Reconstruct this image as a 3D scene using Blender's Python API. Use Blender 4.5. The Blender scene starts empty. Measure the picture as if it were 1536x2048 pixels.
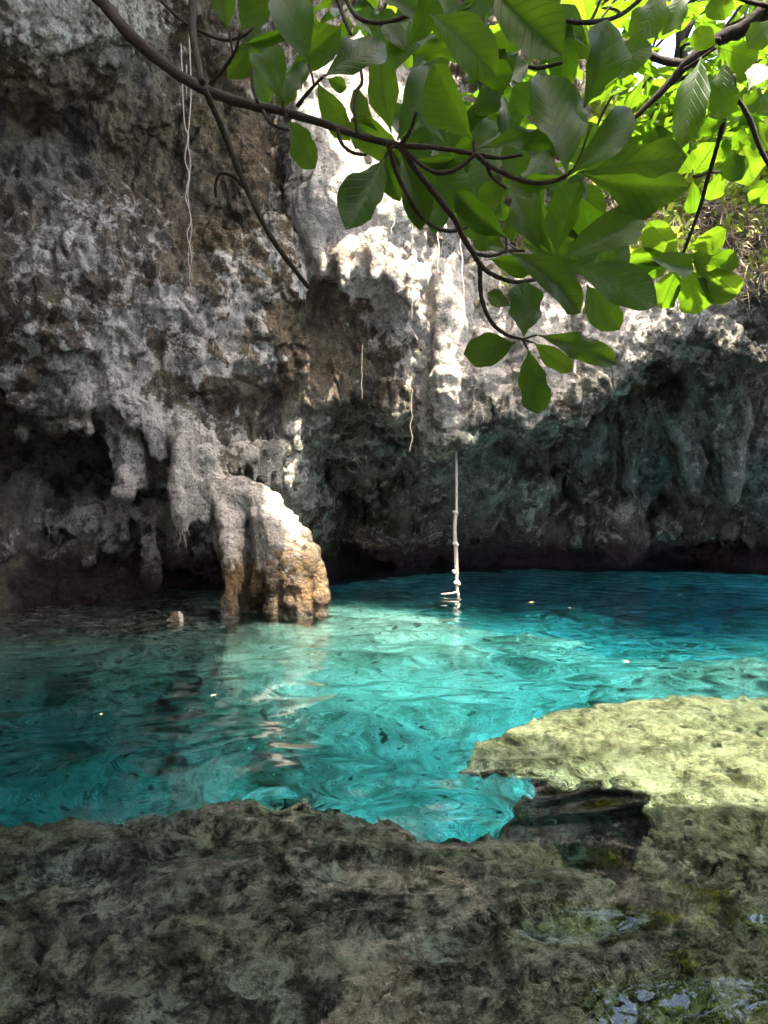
import bpy, math, random
import numpy as np
from mathutils import Vector, Matrix

# ------------------------------------------------------------------ camera, sky, sun, exposure
scene = bpy.context.scene
COL = scene.collection
F, CX, CY, H = 1479.0, 768.0, 1024.0, 1.2          # photo focal length and centre in pixels, eye height in metres
SUN = np.array((0.22, -0.27, 0.94)); SUN = SUN / np.linalg.norm(SUN)

cam_data = bpy.data.cameras.new('camera')
cam = bpy.data.objects.new('camera', cam_data); COL.objects.link(cam)
cam.location = (0, 0, H); cam.rotation_euler = (math.radians(90), 0, 0)
cam_data.sensor_fit = 'VERTICAL'; cam_data.sensor_height = 36; cam_data.lens = 26
cam_data.clip_start = 0.05; cam_data.clip_end = 2000
scene.camera = cam

world = bpy.data.worlds.new('World'); scene.world = world; world.use_nodes = True
wn = world.node_tree
sky = wn.nodes.new('ShaderNodeTexSky'); sky.sky_type = 'NISHITA'; sky.sun_disc = False
sky.sun_elevation = math.asin(SUN[2]); sky.sun_rotation = math.atan2(SUN[0], SUN[1])
sky.air_density = 1.0; sky.dust_density = 3.0; sky.ozone_density = 1.0
bg = wn.nodes['Background']; bg.inputs[1].default_value = 0.15
wn.links.new(sky.outputs[0], bg.inputs[0])

sl = bpy.data.lights.new('sun', 'SUN'); sl.energy = 2.9; sl.angle = math.radians(0.5); sl.color = (1.0, 0.965, 0.90)
sun = bpy.data.objects.new('sun', sl); COL.objects.link(sun)
sun.rotation_euler = Vector(SUN).to_track_quat('Z', 'Y').to_euler()
sun.location = (4, -3, 18)

scene.view_settings.view_transform = 'Standard'; scene.view_settings.look = 'None'
scene.view_settings.exposure = 3.5; scene.view_settings.gamma = 1.0
scene.view_settings.use_white_balance = True; scene.view_settings.white_balance_temperature = 7100; scene.view_settings.white_balance_tint = 10
scene.cycles.adaptive_threshold = 0.03
scene.cycles.max_bounces = 7; scene.cycles.diffuse_bounces = 3; scene.cycles.transmission_bounces = 6; scene.cycles.glossy_bounces = 3
scene.cycles.blur_glossy = 1.0
scene.cycles.sample_clamp_indirect = 30.0

# ------------------------------------------------------------------ helpers
def W(u, v, Y):
    return np.array(((u - CX) / F * Y, Y, H + (CY - v) / F * Y))

def tag(o, label=None, cat=None, group=None, kind=None):
    if label: o['label'] = label
    if cat: o['category'] = cat
    if group: o['group'] = group
    if kind: o['kind'] = kind
    return o

def link(name, me, mat=None, parent=None):
    o = bpy.data.objects.new(name, me); COL.objects.link(o)
    if mat is not None and len(me.materials) == 0: me.materials.append(mat)
    if parent is not None: o.parent = parent
    return o

def empty(name, loc=(0, 0, 0)):
    o = bpy.data.objects.new(name, None); COL.objects.link(o); o.location = loc
    o.empty_display_size = 0.1
    return o

def mesh_np(name, v, q, smooth=True):
    v = np.ascontiguousarray(v, np.float32); q = np.ascontiguousarray(q, np.int32)
    me = bpy.data.meshes.new(name)
    me.vertices.add(len(v)); me.vertices.foreach_set('co', v.ravel())
    k = q.shape[1]
    me.loops.add(q.size); me.loops.foreach_set('vertex_index', q.ravel())
    me.polygons.add(len(q)); me.polygons.foreach_set('loop_start', np.arange(0, q.size, k, dtype=np.int32))
    me.update(calc_edges=True)
    me.polygons.foreach_set('use_smooth', np.full(len(q), smooth, bool))
    me.validate()
    return me

def attr(me, name, a):
    at = me.attributes.new(name, 'FLOAT', 'POINT'); at.data.foreach_set('value', np.ascontiguousarray(a, np.float32))

G16 = np.array([[1,1,0],[-1,1,0],[1,-1,0],[-1,-1,0],[1,0,1],[-1,0,1],[1,0,-1],[-1,0,-1],
                [0,1,1],[0,-1,1],[0,1,-1],[0,-1,-1],[1,1,0],[-1,1,0],[0,-1,1],[0,-1,-1]], np.float32)
def pn(p, seed=0):
    """gradient noise, p (N,3) -> about -1..1"""
    i = np.floor(p).astype(np.int64); f = (p - i).astype(np.float32)
    w = f * f * f * (f * (f * 6 - 15) + 10)
    out = np.zeros(len(p), np.float32)
    for dx in (0, 1):
        for dy in (0, 1):
            for dz in (0, 1):
                h = ((i[:, 0] + dx) * 374761393 + (i[:, 1] + dy) * 668265263 + (i[:, 2] + dz) * 2147483647 + seed * 974711) & 0xFFFFFFFF
                h = ((h ^ (h >> 13)) * 1274126177) & 0xFFFFFFFF
                h = (h ^ (h >> 16)) & 15
                g = G16[h]
                d = g[:, 0] * (f[:, 0] - dx) + g[:, 1] * (f[:, 1] - dy) + g[:, 2] * (f[:, 2] - dz)
                wt = (w[:, 0] if dx else 1 - w[:, 0]) * (w[:, 1] if dy else 1 - w[:, 1]) * (w[:, 2] if dz else 1 - w[:, 2])
                out += d * wt
    return out

def fbm(p, octaves, seed=0, gain=0.5, ridged=False):
    a, s, out = 1.0, 1.0, 0
    for k in range(octaves):
        n = pn(p * s, seed + k * 17)
        if ridged: n = 1 - 2 * np.abs(n) ** 0.8
        out = out + a * n; a *= gain; s *= 2.03
    return out

def smooth(a, b, x):
    t = np.clip((x - a) / (b - a), 0, 1); return t * t * (3 - 2 * t)

def rbf(pts, vals):
    pts = np.asarray(pts, float); vals = np.asarray(vals, float); n = len(pts)
    A = np.zeros((n + 1, n + 1)); A[:n, :n] = np.linalg.norm(pts[:, None] - pts[None], axis=2)
    A[:n, n] = 1; A[n, :n] = 1
    c = np.linalg.solve(A + np.diag([1e-6] * n + [0]), np.append(vals, 0))
    def f(X, Z):
        out = np.full(X.shape, c[n])
        for k in range(n): out += c[k] * np.sqrt((X - pts[k, 0]) ** 2 + (Z - pts[k, 1]) ** 2)
        return out
    return f

class NT:
    """small node tree writer"""
    def __init__(s, name):
        s.m = bpy.data.materials.new(name); s.m.use_nodes = True; s.t = s.m.node_tree; s.t.nodes.clear()
        s.out = s.t.nodes.new('ShaderNodeOutputMaterial')
    def n(s, t, **kw):
        x = s.t.nodes.new(t)
        for k, v in kw.items(): setattr(x, k, v)
        return x
    def l(s, a, b): s.t.links.new(a, b)
    def pos(s): return s.n('ShaderNodeNewGeometry').outputs['Position']
    def mapping(s, vec, scale=(1, 1, 1), loc=(0, 0, 0)):
        m = s.n('ShaderNodeMapping'); s.l(vec, m.inputs[0]); m.inputs['Scale'].default_value = scale; m.inputs['Location'].default_value = loc
        return m.outputs[0]
    def noise(s, vec, scale, detail=4, rough=0.55, dist=0.0, out=0):
        x = s.n('ShaderNodeTexNoise'); s.l(vec, x.inputs['Vector'])
        x.inputs['Scale'].default_value = scale; x.inputs['Detail'].default_value = detail
        x.inputs['Roughness'].default_value = rough; x.inputs['Distortion'].default_value = dist
        return x.outputs[out]
    def voronoi(s, vec, scale, feature='F1', out=0):
        x = s.n('ShaderNodeTexVoronoi', feature=feature); s.l(vec, x.inputs['Vector']); x.inputs['Scale'].default_value = scale
        return x.outputs[out]
    def ramp(s, fac, stops, interp='LINEAR'):
        x = s.n('ShaderNodeValToRGB'); r = x.color_ramp; r.interpolation = interp
        while len(r.elements) < len(stops): r.elements.new(0.5)
        for e, (p, c) in zip(r.elements, stops):
            e.position = p; e.color = (c, c, c, 1) if not isinstance(c, tuple) else (*c, 1)
        s.l(fac, x.inputs[0]); return x.outputs[0]
    def mix(s, fac, a, b, mode='MIX'):
        x = s.n('ShaderNodeMix', data_type='RGBA', blend_type=mode)
        for sock, v in ((x.inputs[0], fac), (x.inputs[6], a), (x.inputs[7], b)):
            if isinstance(v, tuple): sock.default_value = (*v, 1)
            elif isinstance(v, (int, float)): sock.default_value = v
            else: s.l(v, sock)
        return x.outputs[2]
    def math(s, op, a, b=0.5, clamp=False):
        x = s.n('ShaderNodeMath', operation=op, use_clamp=clamp)
        for sock, v in ((x.inputs[0], a), (x.inputs[1], b)):
            if isinstance(v, (int, float)): sock.default_value = v
            else: s.l(v, sock)
        return x.outputs[0]
    def attr(s, name): return s.n('ShaderNodeAttribute', attribute_name=name).outputs['Fac']
    def bump(s, h, strength, dist, normal=None):
        b = s.n('ShaderNodeBump'); b.inputs['Strength'].default_value = strength; b.inputs['Distance'].default_value = dist
        s.l(h, b.inputs['Height'])
        if normal is not None: s.l(normal, b.inputs['Normal'])
        return b.outputs[0]
    def principled(s, color, rough=0.8, normal=None, spec=0.3):
        p = s.n('ShaderNodeBsdfPrincipled')
        for sock, v in ((p.inputs['Base Color'], color), (p.inputs['Roughness'], rough)):
            if isinstance(v, tuple): sock.default_value = (*v, 1)
            elif isinstance(v, (int, float)): sock.default_value = v
            else: s.l(v, sock)
        p.inputs['Specular IOR Level'].default_value = spec
        if normal is not None: s.l(normal, p.inputs['Normal'])
        return p
    def done(s, shader, vol=None):
        s.l(shader, s.out.inputs[0])
        if vol is not None: s.l(vol, s.out.inputs[1])
        return s.m

# ------------------------------------------------------------------ materials of the rock
def rock_material():
    t = NT('cave_limestone'); P = t.pos()
    warp = t.mix(0.25, P, t.noise(P, 1.3, 3, out=1), 'ADD')
    n_big = t.noise(warp, 0.55, 3, 0.6)
    n_mid = t.noise(warp, 2.2, 6, 0.68)
    n_fine = t.noise(P, 16, 4, 0.7)
    grain = t.noise(P, 55, 4, 0.75)
    streak = t.noise(t.mapping(warp, (3.2, 3.2, 0.45)), 1.0, 6, 0.65)
    # ground colour: grey to brown
    base = t.mix(t.ramp(n_mid, [(0.33, 0.0), (0.66, 1.0)]), (0.060, 0.045, 0.029), (0.27, 0.21, 0.145))
    brown = t.mix(t.ramp(n_fine, [(0.35, 0.0), (0.65, 1.0)]), (0.045, 0.026, 0.012), (0.28, 0.18, 0.095))
    base = t.mix(t.math('ADD', t.attr('brown'), t.math('MULTIPLY', t.math('SUBTRACT', t.noise(warp, 1.1, 4, 0.6), 0.5), 2.2), True), base, brown)
    ochre = t.math('MULTIPLY', t.ramp(t.noise(warp, 1.9, 4, 0.6, 0.5), [(0.57, 0.0), (0.66, 1.0)]), 0.6)
    base = t.mix(ochre, base, t.mix(n_fine, (0.09, 0.06, 0.025), (0.36, 0.26, 0.13)))
    green = t.mix(t.ramp(n_mid, [(0.35, 0.0), (0.62, 1.0)]), (0.075, 0.098, 0.082), (0.40, 0.50, 0.445))  # tone raised to stand in for light bounced off the water
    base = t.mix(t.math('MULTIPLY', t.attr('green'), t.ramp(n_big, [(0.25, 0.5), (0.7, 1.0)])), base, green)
    # white lime crust
    n9 = t.noise(P, 8, 6, 0.75)
    wsum = t.math('ADD', t.math('MULTIPLY', t.noise(warp, 2.6, 5, 0.62, 0.8), 0.95), t.math('MULTIPLY', n9, 0.55))
    wsum = t.math('ADD', wsum, t.math('MULTIPLY', t.math('SUBTRACT', t.attr('white'), 0.5), 0.60))
    wmask = t.ramp(wsum, [(0.755, 0.0), (0.835, 1.0)])
    wcol = t.mix(n_fine, (0.36, 0.31, 0.25), (0.80, 0.735, 0.65))
    base = t.mix(wmask, base, wcol)
    # orange stain
    om = t.math('MULTIPLY', t.attr('orange'), t.ramp(t.noise(P, 5, 6, 0.65), [(0.40, 0.0), (0.55, 1.0)]))
    base = t.mix(om, base, t.mix(n_fine, (0.28, 0.12, 0.03), (0.62, 0.36, 0.12)))
    # black algae streaks and specks
    dk = t.math('MULTIPLY', t.ramp(streak, [(0.47, 0.0), (0.58, 1.0)]), t.ramp(t.noise(P, 4.5, 5, 0.72), [(0.44, 0.0), (0.53, 1.0)]))
    base = t.mix(t.math('MULTIPLY', dk, t.math('SUBTRACT', 0.9, t.math('MULTIPLY', t.attr('white'), 0.45))), base, (0.022, 0.020, 0.018))
    spk = t.ramp(t.noise(P, 24, 6, 0.85), [(0.535, 0.0), (0.60, 1.0)])
    base = t.mix(t.math('MULTIPLY', spk, 0.72), base, (0.035, 0.028, 0.021))
    # dark purple band left by high water
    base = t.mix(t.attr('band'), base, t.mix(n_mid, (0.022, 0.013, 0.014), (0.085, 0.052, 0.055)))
    hsum = t.math('ADD', t.math('MULTIPLY', n_fine, 0.7), t.math('MULTIPLY', n9, 1.0))
    pits = t.ramp(t.voronoi(t.mix(0.12, P, t.noise(P, 5, 2, out=1), 'ADD'), 13), [(0.05, 0.0), (0.4, 1.0)])
    hsum = t.math('ADD', hsum, t.math('MULTIPLY', pits, 0.16))
    b1 = t.bump(hsum, 1.0, 0.13)
    b2 = t.bump(grain, 0.7, 0.012, b1)
    return t.done(t.principled(base, 0.82, b2, 0.25).outputs[0])

def bed_material():
    t = NT('pool_bed_rock'); P = t.pos()
    n1 = t.noise(P, 1.1, 5, 0.65); n2 = t.noise(P, 6, 7, 0.78); n3 = t.noise(P, 34, 4, 0.75)
    nf = t.noise(P, 17, 5, 0.8)
    mott = t.math('ADD', t.math('MULTIPLY', n2, 0.6), t.math('MULTIPLY', nf, 0.4))
    shelf = t.mix(t.ramp(mott, [(0.44, 0.0), (0.50, 0.30), (0.56, 1.0)]), (0.020, 0.018, 0.013), (0.42, 0.385, 0.30))
    algae = t.mix(t.ramp(mott, [(0.42, 0.0), (0.58, 1.0)]), (0.035, 0.034, 0.020), (0.32, 0.30, 0.19))
    c = t.mix(t.ramp(n1, [(0.4, 0.0), (0.62, 1.0)]), shelf, algae)
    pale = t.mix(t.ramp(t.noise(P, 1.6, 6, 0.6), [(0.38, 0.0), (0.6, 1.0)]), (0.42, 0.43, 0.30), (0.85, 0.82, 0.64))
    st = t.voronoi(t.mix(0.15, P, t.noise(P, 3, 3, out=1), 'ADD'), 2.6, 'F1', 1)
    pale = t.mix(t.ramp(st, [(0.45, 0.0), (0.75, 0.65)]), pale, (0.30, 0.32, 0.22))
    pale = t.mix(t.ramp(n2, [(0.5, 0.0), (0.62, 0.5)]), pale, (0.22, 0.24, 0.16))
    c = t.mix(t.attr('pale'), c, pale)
    yel = t.mix(t.ramp(mott, [(0.42, 0.0), (0.56, 1.0)]), (0.20, 0.17, 0.075), (0.66, 0.585, 0.32))
    c = t.mix(t.attr('yellow'), c, yel)
    pit = t.ramp(t.voronoi(t.mix(0.2, P, t.noise(P, 4, 3, out=1), 'ADD'), 5.5), [(0.10, 0.0), (0.24, 1.0)])
    c = t.mix(t.math('MULTIPLY', t.math('SUBTRACT', 1.0, pit), 0.75), c, (0.03, 0.028, 0.022))
    c = t.mix(t.math('MULTIPLY', t.ramp(t.noise(P, 17, 5, 0.8), [(0.56, 0.0), (0.68, 1.0)]), 0.6), c, (0.035, 0.03, 0.024))
    h = t.math('ADD', t.math('ADD', n3, t.math('MULTIPLY', n2, 2.0)), pit)
    return t.done(t.principled(c, 0.9, t.bump(h, 1.0, 0.06), 0.1).outputs[0])

ROCK = rock_material()
BED = bed_material()

# ------------------------------------------------------------------ the cave: an implicit solid, meshed
HV = 0.06
GX = np.arange(-9.0, 10.5, HV); GY = np.arange(5.6, 20.0, HV); GZ = np.arange(-1.6, 10.6, HV)
XX, ZZ = np.meshgrid(GX, GZ, indexing='ij')

# front of the overhanging mass: photo column, row, distance
FRONT = [(-500,0,7.0),(-300,400,7.6),(-300,700,8.4),(0,-150,7.4),(100,60,8.0),(60,250,8.9),(200,300,9.3),(300,380,9.4),(60,420,8.5),(160,480,8.2),
 (120,620,8.1),(230,600,8.5),(110,760,8.4),(250,720,8.8),(330,640,8.9),(340,200,9.6),(330,60,9.3),(440,250,9.9),(470,420,9.9),(400,500,9.3),
 (450,560,9.1),(540,500,9.4),(420,680,9.2),(540,640,9.5),(330,780,9.0),(420,830,9.3),(500,780,9.6),(520,900,9.9),(600,950,10.3),(450,950,9.6),
 (545,200,9.9),(545,400,9.9),(600,150,10.3),(640,300,9.95),(640,440,9.7),(760,300,10.05),(760,450,9.8),(820,420,10.1),(690,520,9.7),(600,540,9.7),
 (640,610,10.2),(720,640,10.4),(640,720,10.2),(720,760,10.3),(800,620,10.3),(840,760,10.5),(600,820,10.1),
 (880,640,10.5),(940,700,10.7),(950,560,11.0),(960,820,10.7),(1020,700,10.75),(1000,400,11.2),(1050,560,11.1),(1100,720,10.6),(1100,620,10.85),(1150,800,10.5),
 (1200,700,10.55),(1250,620,10.7),(1300,560,10.95),(1330,640,10.95),(1200,500,11.1),(1200,420,11.4),(1350,480,11.5),(1450,560,12.0),(1450,640,12.3),(1536,600,12.4),(1600,480,12.0),
 (1700,600,12.0),(850,150,10.5),(1000,150,10.2),(1200,100,10.6),(700,0,10.7),(1000,-200,10.2),(500,-200,9.0),(2000,500,11.0)]
fw = [W(*a) for a in FRONT]
F1 = rbf([(p[0], p[2]) for p in fw], [p[1] for p in fw])(XX, ZZ)
# lower lip of that mass
LIP = [(-700,560,8.0),(-120,600,8.4),(0,650,8.5),(28,800,8.6),(70,838,8.6),(130,838,8.7),(185,800,8.8),(240,800,8.9),(330,860,9.0),(400,920,9.1),(440,955,9.3),(520,985,9.8),(585,975,10.2),
       (605,860,10.4),(660,815,10.5),(720,790,10.5),(800,815,10.5),(850,880,10.6),(905,870,10.7),(960,845,10.9),(1060,815,11.0),(1160,848,11.0),(1200,790,11.0),(1260,750,11.2),
       (1325,705,11.5),(1365,655,11.8),(1430,700,12.4),(1500,715,12.6),(1560,690,12.8),(2200,600,13.0)]
lw = np.array([W(*a) for a in LIP])
LZ = np.interp(GX, lw[:, 0], lw[:, 2])
# wall behind, down to the water
BACK = [(-400,900,9.6),(-300,1100,9.0),(0,760,10.4),(60,900,10.6),(60,1000,9.8),(40,1080,9.5),(60,1130,9.7),(60,1215,9.5),(0,1220,9.2),(200,900,10.8),(190,1000,10.3),(180,1080,9.9),(250,1150,10.2),(230,1205,9.9),
 (300,1000,10.6),(300,1120,10.0),(380,1120,13.0),(360,1200,12.5),(430,1100,12.5),(300,900,10.9),(380,1000,11.0),(560,1080,11.3),(470,1180,12.2),(590,1200,11.5),(640,1000,11.6),
 (620,880,11.2),(690,860,11.8),(780,850,11.9),(650,960,12.6),(700,960,15.5),(740,1000,14.6),(690,1040,14.4),(640,1080,13.4),(800,960,13.3),(790,1050,13.6),(860,940,13.2),(700,1090,15.4),(760,1120,16.2),(880,1110,16.2),
 (960,920,13.3),(960,1000,14.2),(900,1060,14.6),(1040,900,13.6),(1040,1000,14.4),(1040,1070,14.8),(1000,1110,16.2),(1060,1160,16.6),(1120,880,15.6),(1120,960,16.4),(1110,1050,15.8),(1160,1050,15.3),
 (1180,850,14.8),(1200,960,15.4),(1240,1020,15.2),(1230,1075,15.0),(1240,1120,16.3),(1290,930,18.2),(1305,980,17.6),(1320,1050,16.6),(1270,800,14.4),(1300,750,13.9),(1350,850,14.2),(1420,800,13.8),(1400,920,14.3),
 (1470,920,14.5),(1400,1020,16.2),(1460,1050,16.3),(1400,1120,16.8),(1520,960,17.4),(1536,850,15.5),(1600,900,14.5),(1536,1080,16.5),(1600,1120,15.0),(1900,1000,12.0),(2200,1000,9.0)]
bw = [W(*a) for a in BACK]
B1 = rbf([(p[0], p[2]) for p in bw], [p[1] for p in bw])(XX, ZZ)

# low-frequency 3-D noise on a coarse lattice
cs = 4
cx, cy, cz = GX[::cs], GY[::cs], GZ[::cs]
cx = np.append(cx, cx[-1] + cs * HV); cy = np.append(cy, cy[-1] + cs * HV); cz = np.append(cz, cz[-1] + cs * HV)
cp = np.stack(np.meshgrid(cx, cy, cz, indexing='ij'), -1).reshape(-1, 3)
def up(a):
    a = a.reshape(len(cx), len(cy), len(cz)).astype(np.float32)
    for ax, n in ((0, len(GX)), (1, len(GY)), (2, len(GZ))):
        i = np.arange(n) / cs; k = i.astype(int); f = (i - k).astype(np.float32)
        sh = [1, 1, 1]; sh[ax] = n; f = f.reshape(sh)
        a = np.take(a, k, ax) * (1 - f) + np.take(a, np.minimum(k + 1, a.shape[ax] - 1), ax) * f
    return a
nz = 0.28 * fbm(cp * (0.55, 0.55, 0.4), 2, 3) - 0.42 * (np.abs(pn(cp * (0.95, 0.95, 0.6), 31)) - 0.2) - 0.28 * (np.abs(pn(cp * (1.7, 1.7, 1.0), 33)) - 0.2)
N3 = up(nz)

F1 = F1.astype(np.float32); B1 = B1.astype(np.float32)
Yg = GY.astype(np.float32)[None, :, None]; Zg = GZ.astype(np.float32)[None, None, :]
front = F1[:, None, :] - Yg
under = (LZ.astype(np.float32)[:, None, None] - Zg) - 0.04 * np.maximum(Yg - F1[:, None, :], 0)
def smin(a, b, k):
    h = np.clip(0.5 + 0.5 * (b - a) / k, 0, 1); return b + (a - b) * h - k * h * (1 - h)
def smax(a, b, k): return -smin(-a, -b, k)
D = smax(front, under, 0.09)
# the rim on the right: ground level falls towards the right
rim = np.interp(GX, [-9, 1.6, 2.6, 3.3, 4.2, 6, 10], [14, 14, 8.6, 6.2, 5.55, 5.5, 6.0]).astype(np.float32)
rimf = rim[:, None, None] + np.clip(Yg - 11.2, 0, 9) * 0.85 + 0 * Zg
D = smax(D, (Zg - rimf) * 0.8, 0.3)
D = smin(D, np.maximum(B1[:, None, :] - Yg, (Zg - rimf) * 0.8), 0.35)
del front, under
D += N3 * np.float32(1.0) * (1.0)
del N3

# formations: chains of photo column, row, distance, radius in photo pixels
FORMS = {
 'stalactite': [
  [(372,840,8.9,28),(368,920,8.82,24),(366,1000,8.78,19),(366,1054,8.77,15)],
  [(325,850,8.9,18),(322,915,8.9,8)],
  [(392,930,8.95,15),(392,990,8.92,12),(388,1040,8.92,6)],
  [(225,820,9.1,14),(228,900,9.1,10),(230,950,9.1,6)],
  [(432,1000,9.1,12),(436,1080,9.1,9),(438,1120,9.1,5)],
  [(252,850,9.0,16),(248,930,9.0,14),(247,985,8.98,19)],
  [(272,850,9.05,14),(280,930,9.05,11),(283,968,9.05,12)],
  [(158,640,8.7,17),(172,740,8.62,15),(168,812,8.6,16)],
  [(212,690,8.8,28),(214,765,8.75,20),(206,812,8.75,10)],
  [(257,800,8.75,13),(257,855,8.75,6)],
  [(306,830,8.9,16),(302,912,8.9,6)],
  [(412,910,8.95,17),(413,1000,8.95,13),(410,1052,8.95,7)],
  [(300,1050,9.7,15),(303,1130,9.6,17),(305,1178,9.6,13)],
  [(176,1040,9.7,15),(175,1122,9.6,13)],
  [(350,1060,10.0,14),(350,1148,9.9,13)],
  [(686,500,9.75,30),(689,552,9.62,13),(684,576,9.6,7)],
  [(640,480,9.75,26),(645,545,9.62,9)],
  [(752,480,9.8,26),(748,552,9.72,9)],
  [(880,540,10.3,24),(893,680,10.18,24),(888,780,10.22,32),(882,845,10.4,30),(868,893,10.6,12)],
  [(905,600,10.25,18),(926,740,10.22,17),(914,800,10.4,13),(909,850,10.62,7)],
  [(1110,790,10.95,46),(1160,842,10.95,13)],
  [(1396,690,12.5,26),(1420,766,12.5,11)],
  [(1352,680,12.2,18),(1346,742,12.2,8)],
  [(1245,735,11.3,11),(1246,776,11.3,8)],
  [(1278,790,14.3,30),(1264,900,14.4,20),(1255,968,14.5,12)],
  [(1340,800,14.0,36),(1385,930,13.9,26),(1388,988,13.9,12)],
  [(1450,820,13.9,40),(1466,950,13.9,24),(1466,1000,13.9,12)],
  [(796,990,13.4,24),(812,1060,13.9,18),(818,1130,14.2,10)],
  [(468,860,9.75,12),(470,905,9.7,9),(483,958,9.65,5)],
  [(520,890,9.75,12),(516,945,9.75,8)],
  [(582,920,10.2,12),(578,975,10.1,7)],
 ],
 'buttress': [
  [(385,925,9.15,24),(440,968,9.1,24),(505,1000,9.05,26),(555,1035,9.0,28),(592,1075,8.95,26),(612,1120,8.95,22),(622,1170,8.95,20),(630,1290,8.95,24)],
  [(545,1060,9.12,34),(572,1130,9.1,46),(582,1290,9.1,54)],
  [(535,1060,9.05,22),(530,1140,9.05,22),(525,1190,9.05,16)],
  [(455,990,9.15,22),(480,1050,9.22,26),(495,1120,9.28,26),(500,1290,9.3,28)],
 ],
 'pillar': [
  [(444,985,8.97,15),(452,1050,8.86,20),(462,1115,8.8,20),(464,1160,8.78,16),(459,1205,8.76,17),(457,1290,8.76,24)],
  [(474,1000,8.97,13),(480,1050,8.9,12),(477,1110,8.86,9),(474,1160,8.86,5)],
  [(520,1025,8.92,16),(522,1080,8.85,16),(518,1140,8.83,12),(512,1185,8.85,8)],
  [(545,1040,8.88,18),(550,1095,8.78,21),(547,1145,8.76,16),(540,1185,8.78,9),(536,1290,8.82,8)],
  [(574,1060,8.85,18),(580,1115,8.74,20),(577,1165,8.72,15),(571,1203,8.74,8)],
  [(598,1085,8.86,17),(605,1135,8.77,17),(603,1185,8.75,16),(603,1290,8.75,20)],
  [(618,1110,8.86,12),(638,1140,8.79,10),(640,1200,8.77,14),(640,1290,8.75,19)],
 ],
}
prims = []
for kind, chains in FORMS.items():
    for ch in chains:
        pts = np.array([W(a, b, c) for a, b, c, r in ch]); rad = np.array([r / F * c for a, b, c, r in ch])
        prims.append((kind, pts, rad))
# drip fringe along the high-water mark, left and back wall
rng = np.random.default_rng(5)
fringe = []
for u in np.arange(-40, 330, 17):
    Y = 9.75 + rng.uniform(-.2, .2); fringe.append([(u, 1010 + rng.uniform(-30, 20), Y + .15, rng.uniform(11, 18)), (u + rng.uniform(-6, 6), 1060 + rng.uniform(-25, 45), Y, rng.uniform(5, 9))])
for u in np.arange(640, 1090, 13):
    Y = np.interp(u, [640, 800, 900, 1090], [13.4, 13.7, 14.5, 15.0]) + rng.uniform(-.2, .2)
    fringe.append([(u, 1000 + rng.uniform(-20, 25), Y + .2, rng.uniform(8, 15)), (u + rng.uniform(-5, 5), 1062 + rng.uniform(-25, 25), Y, rng.uniform(4, 8))])
for u in np.arange(1150, 1540, 16):
    fringe.append([(u, 1030 + rng.uniform(-20, 25), 15.7, rng.uniform(7, 13)), (u + rng.uniform(-5, 5), 1078 + rng.uniform(-15, 10), 15.4, rng.uniform(4, 7))])
for u in np.arange(640, 1130, 21):                      # ribs on the back wall
    Y = np.interp(u, [640, 800, 900, 1130], [12.0, 12.4, 13.3, 14.2]) + rng.uniform(-.1, .3)
    fringe.append([(u, 900 + rng.uniform(-40, 60), Y, rng.uniform(6, 13)), (u + rng.uniform(-14, 14), 1010 + rng.uniform(-20, 30), Y + 1.0, rng.uniform(5, 10))])
for u in np.arange(1200, 1500, 24):
    fringe.append([(u, 760 + rng.uniform(-20, 60), 14.1, rng.uniform(8, 16)), (u + rng.uniform(-14, 14), 930 + rng.uniform(-60, 50), 14.6, rng.uniform(4, 9))])
for u in np.arange(200, 560, 22):                       # drips under the left lip
    v = np.interp(u, [200, 330, 440, 560], [770, 850, 930, 930]); Y = np.interp(u, [200, 440, 560], [8.9, 9.2, 9.9])
    fringe.append([(u, v - 30, Y, rng.uniform(10, 17)), (u + rng.uniform(-5, 5), v + rng.uniform(20, 60), Y, rng.uniform(4, 7))])
for u in np.arange(30, 200, 15):
    fringe.append([(u, 815, 8.75, rng.uniform(9, 15)), (u + rng.uniform(-4, 4), 850 + rng.uniform(-10, 30), 8.75, rng.uniform(3, 6))])
for u in np.arange(560, 860, 15):
    v_ = np.interp(u, [560, 640, 720, 800, 860], [560, 545, 560, 560, 560]) if u < 800 else 600
    fringe.append([(u, v_ - 50, 9.9, rng.uniform(9, 18)), (u + rng.uniform(-4, 4), v_ + rng.uniform(-30, 15), 9.8, rng.uniform(3, 6))])
for u in np.arange(770, 940, 14):
    fringe.append([(u, 520 + rng.uniform(-40, 60), 10.35, rng.uniform(7, 12)), (u + rng.uniform(-10, 10), 760 + rng.uniform(-90, 80), 10.5, rng.uniform(4, 8))])
for u in np.arange(960, 1360, 17):
    v_ = np.interp(u, [960, 1060, 1160, 1200, 1260, 1325, 1365], [840, 812, 842, 785, 745, 700, 655])
    fringe.append([(u, v_ - 45, 10.8, rng.uniform(9, 16)), (u + rng.uniform(-5, 5), v_ + rng.uniform(-8, 20), 10.85, rng.uniform(3, 6))])
for u in np.arange(380, 620, 16):
    fringe.append([(u, 690 + rng.uniform(-30, 30), 9.7, rng.uniform(8, 16)), (u + rng.uniform(-6, 6), 770 + rng.uniform(-40, 40), 9.65, rng.uniform(4, 8))])
for ch in fringe:
    prims.append((None, np.array([W(a, b, c) for a, b, c, r in ch]), np.array([r / F * c for a, b, c, r in ch])))

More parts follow.
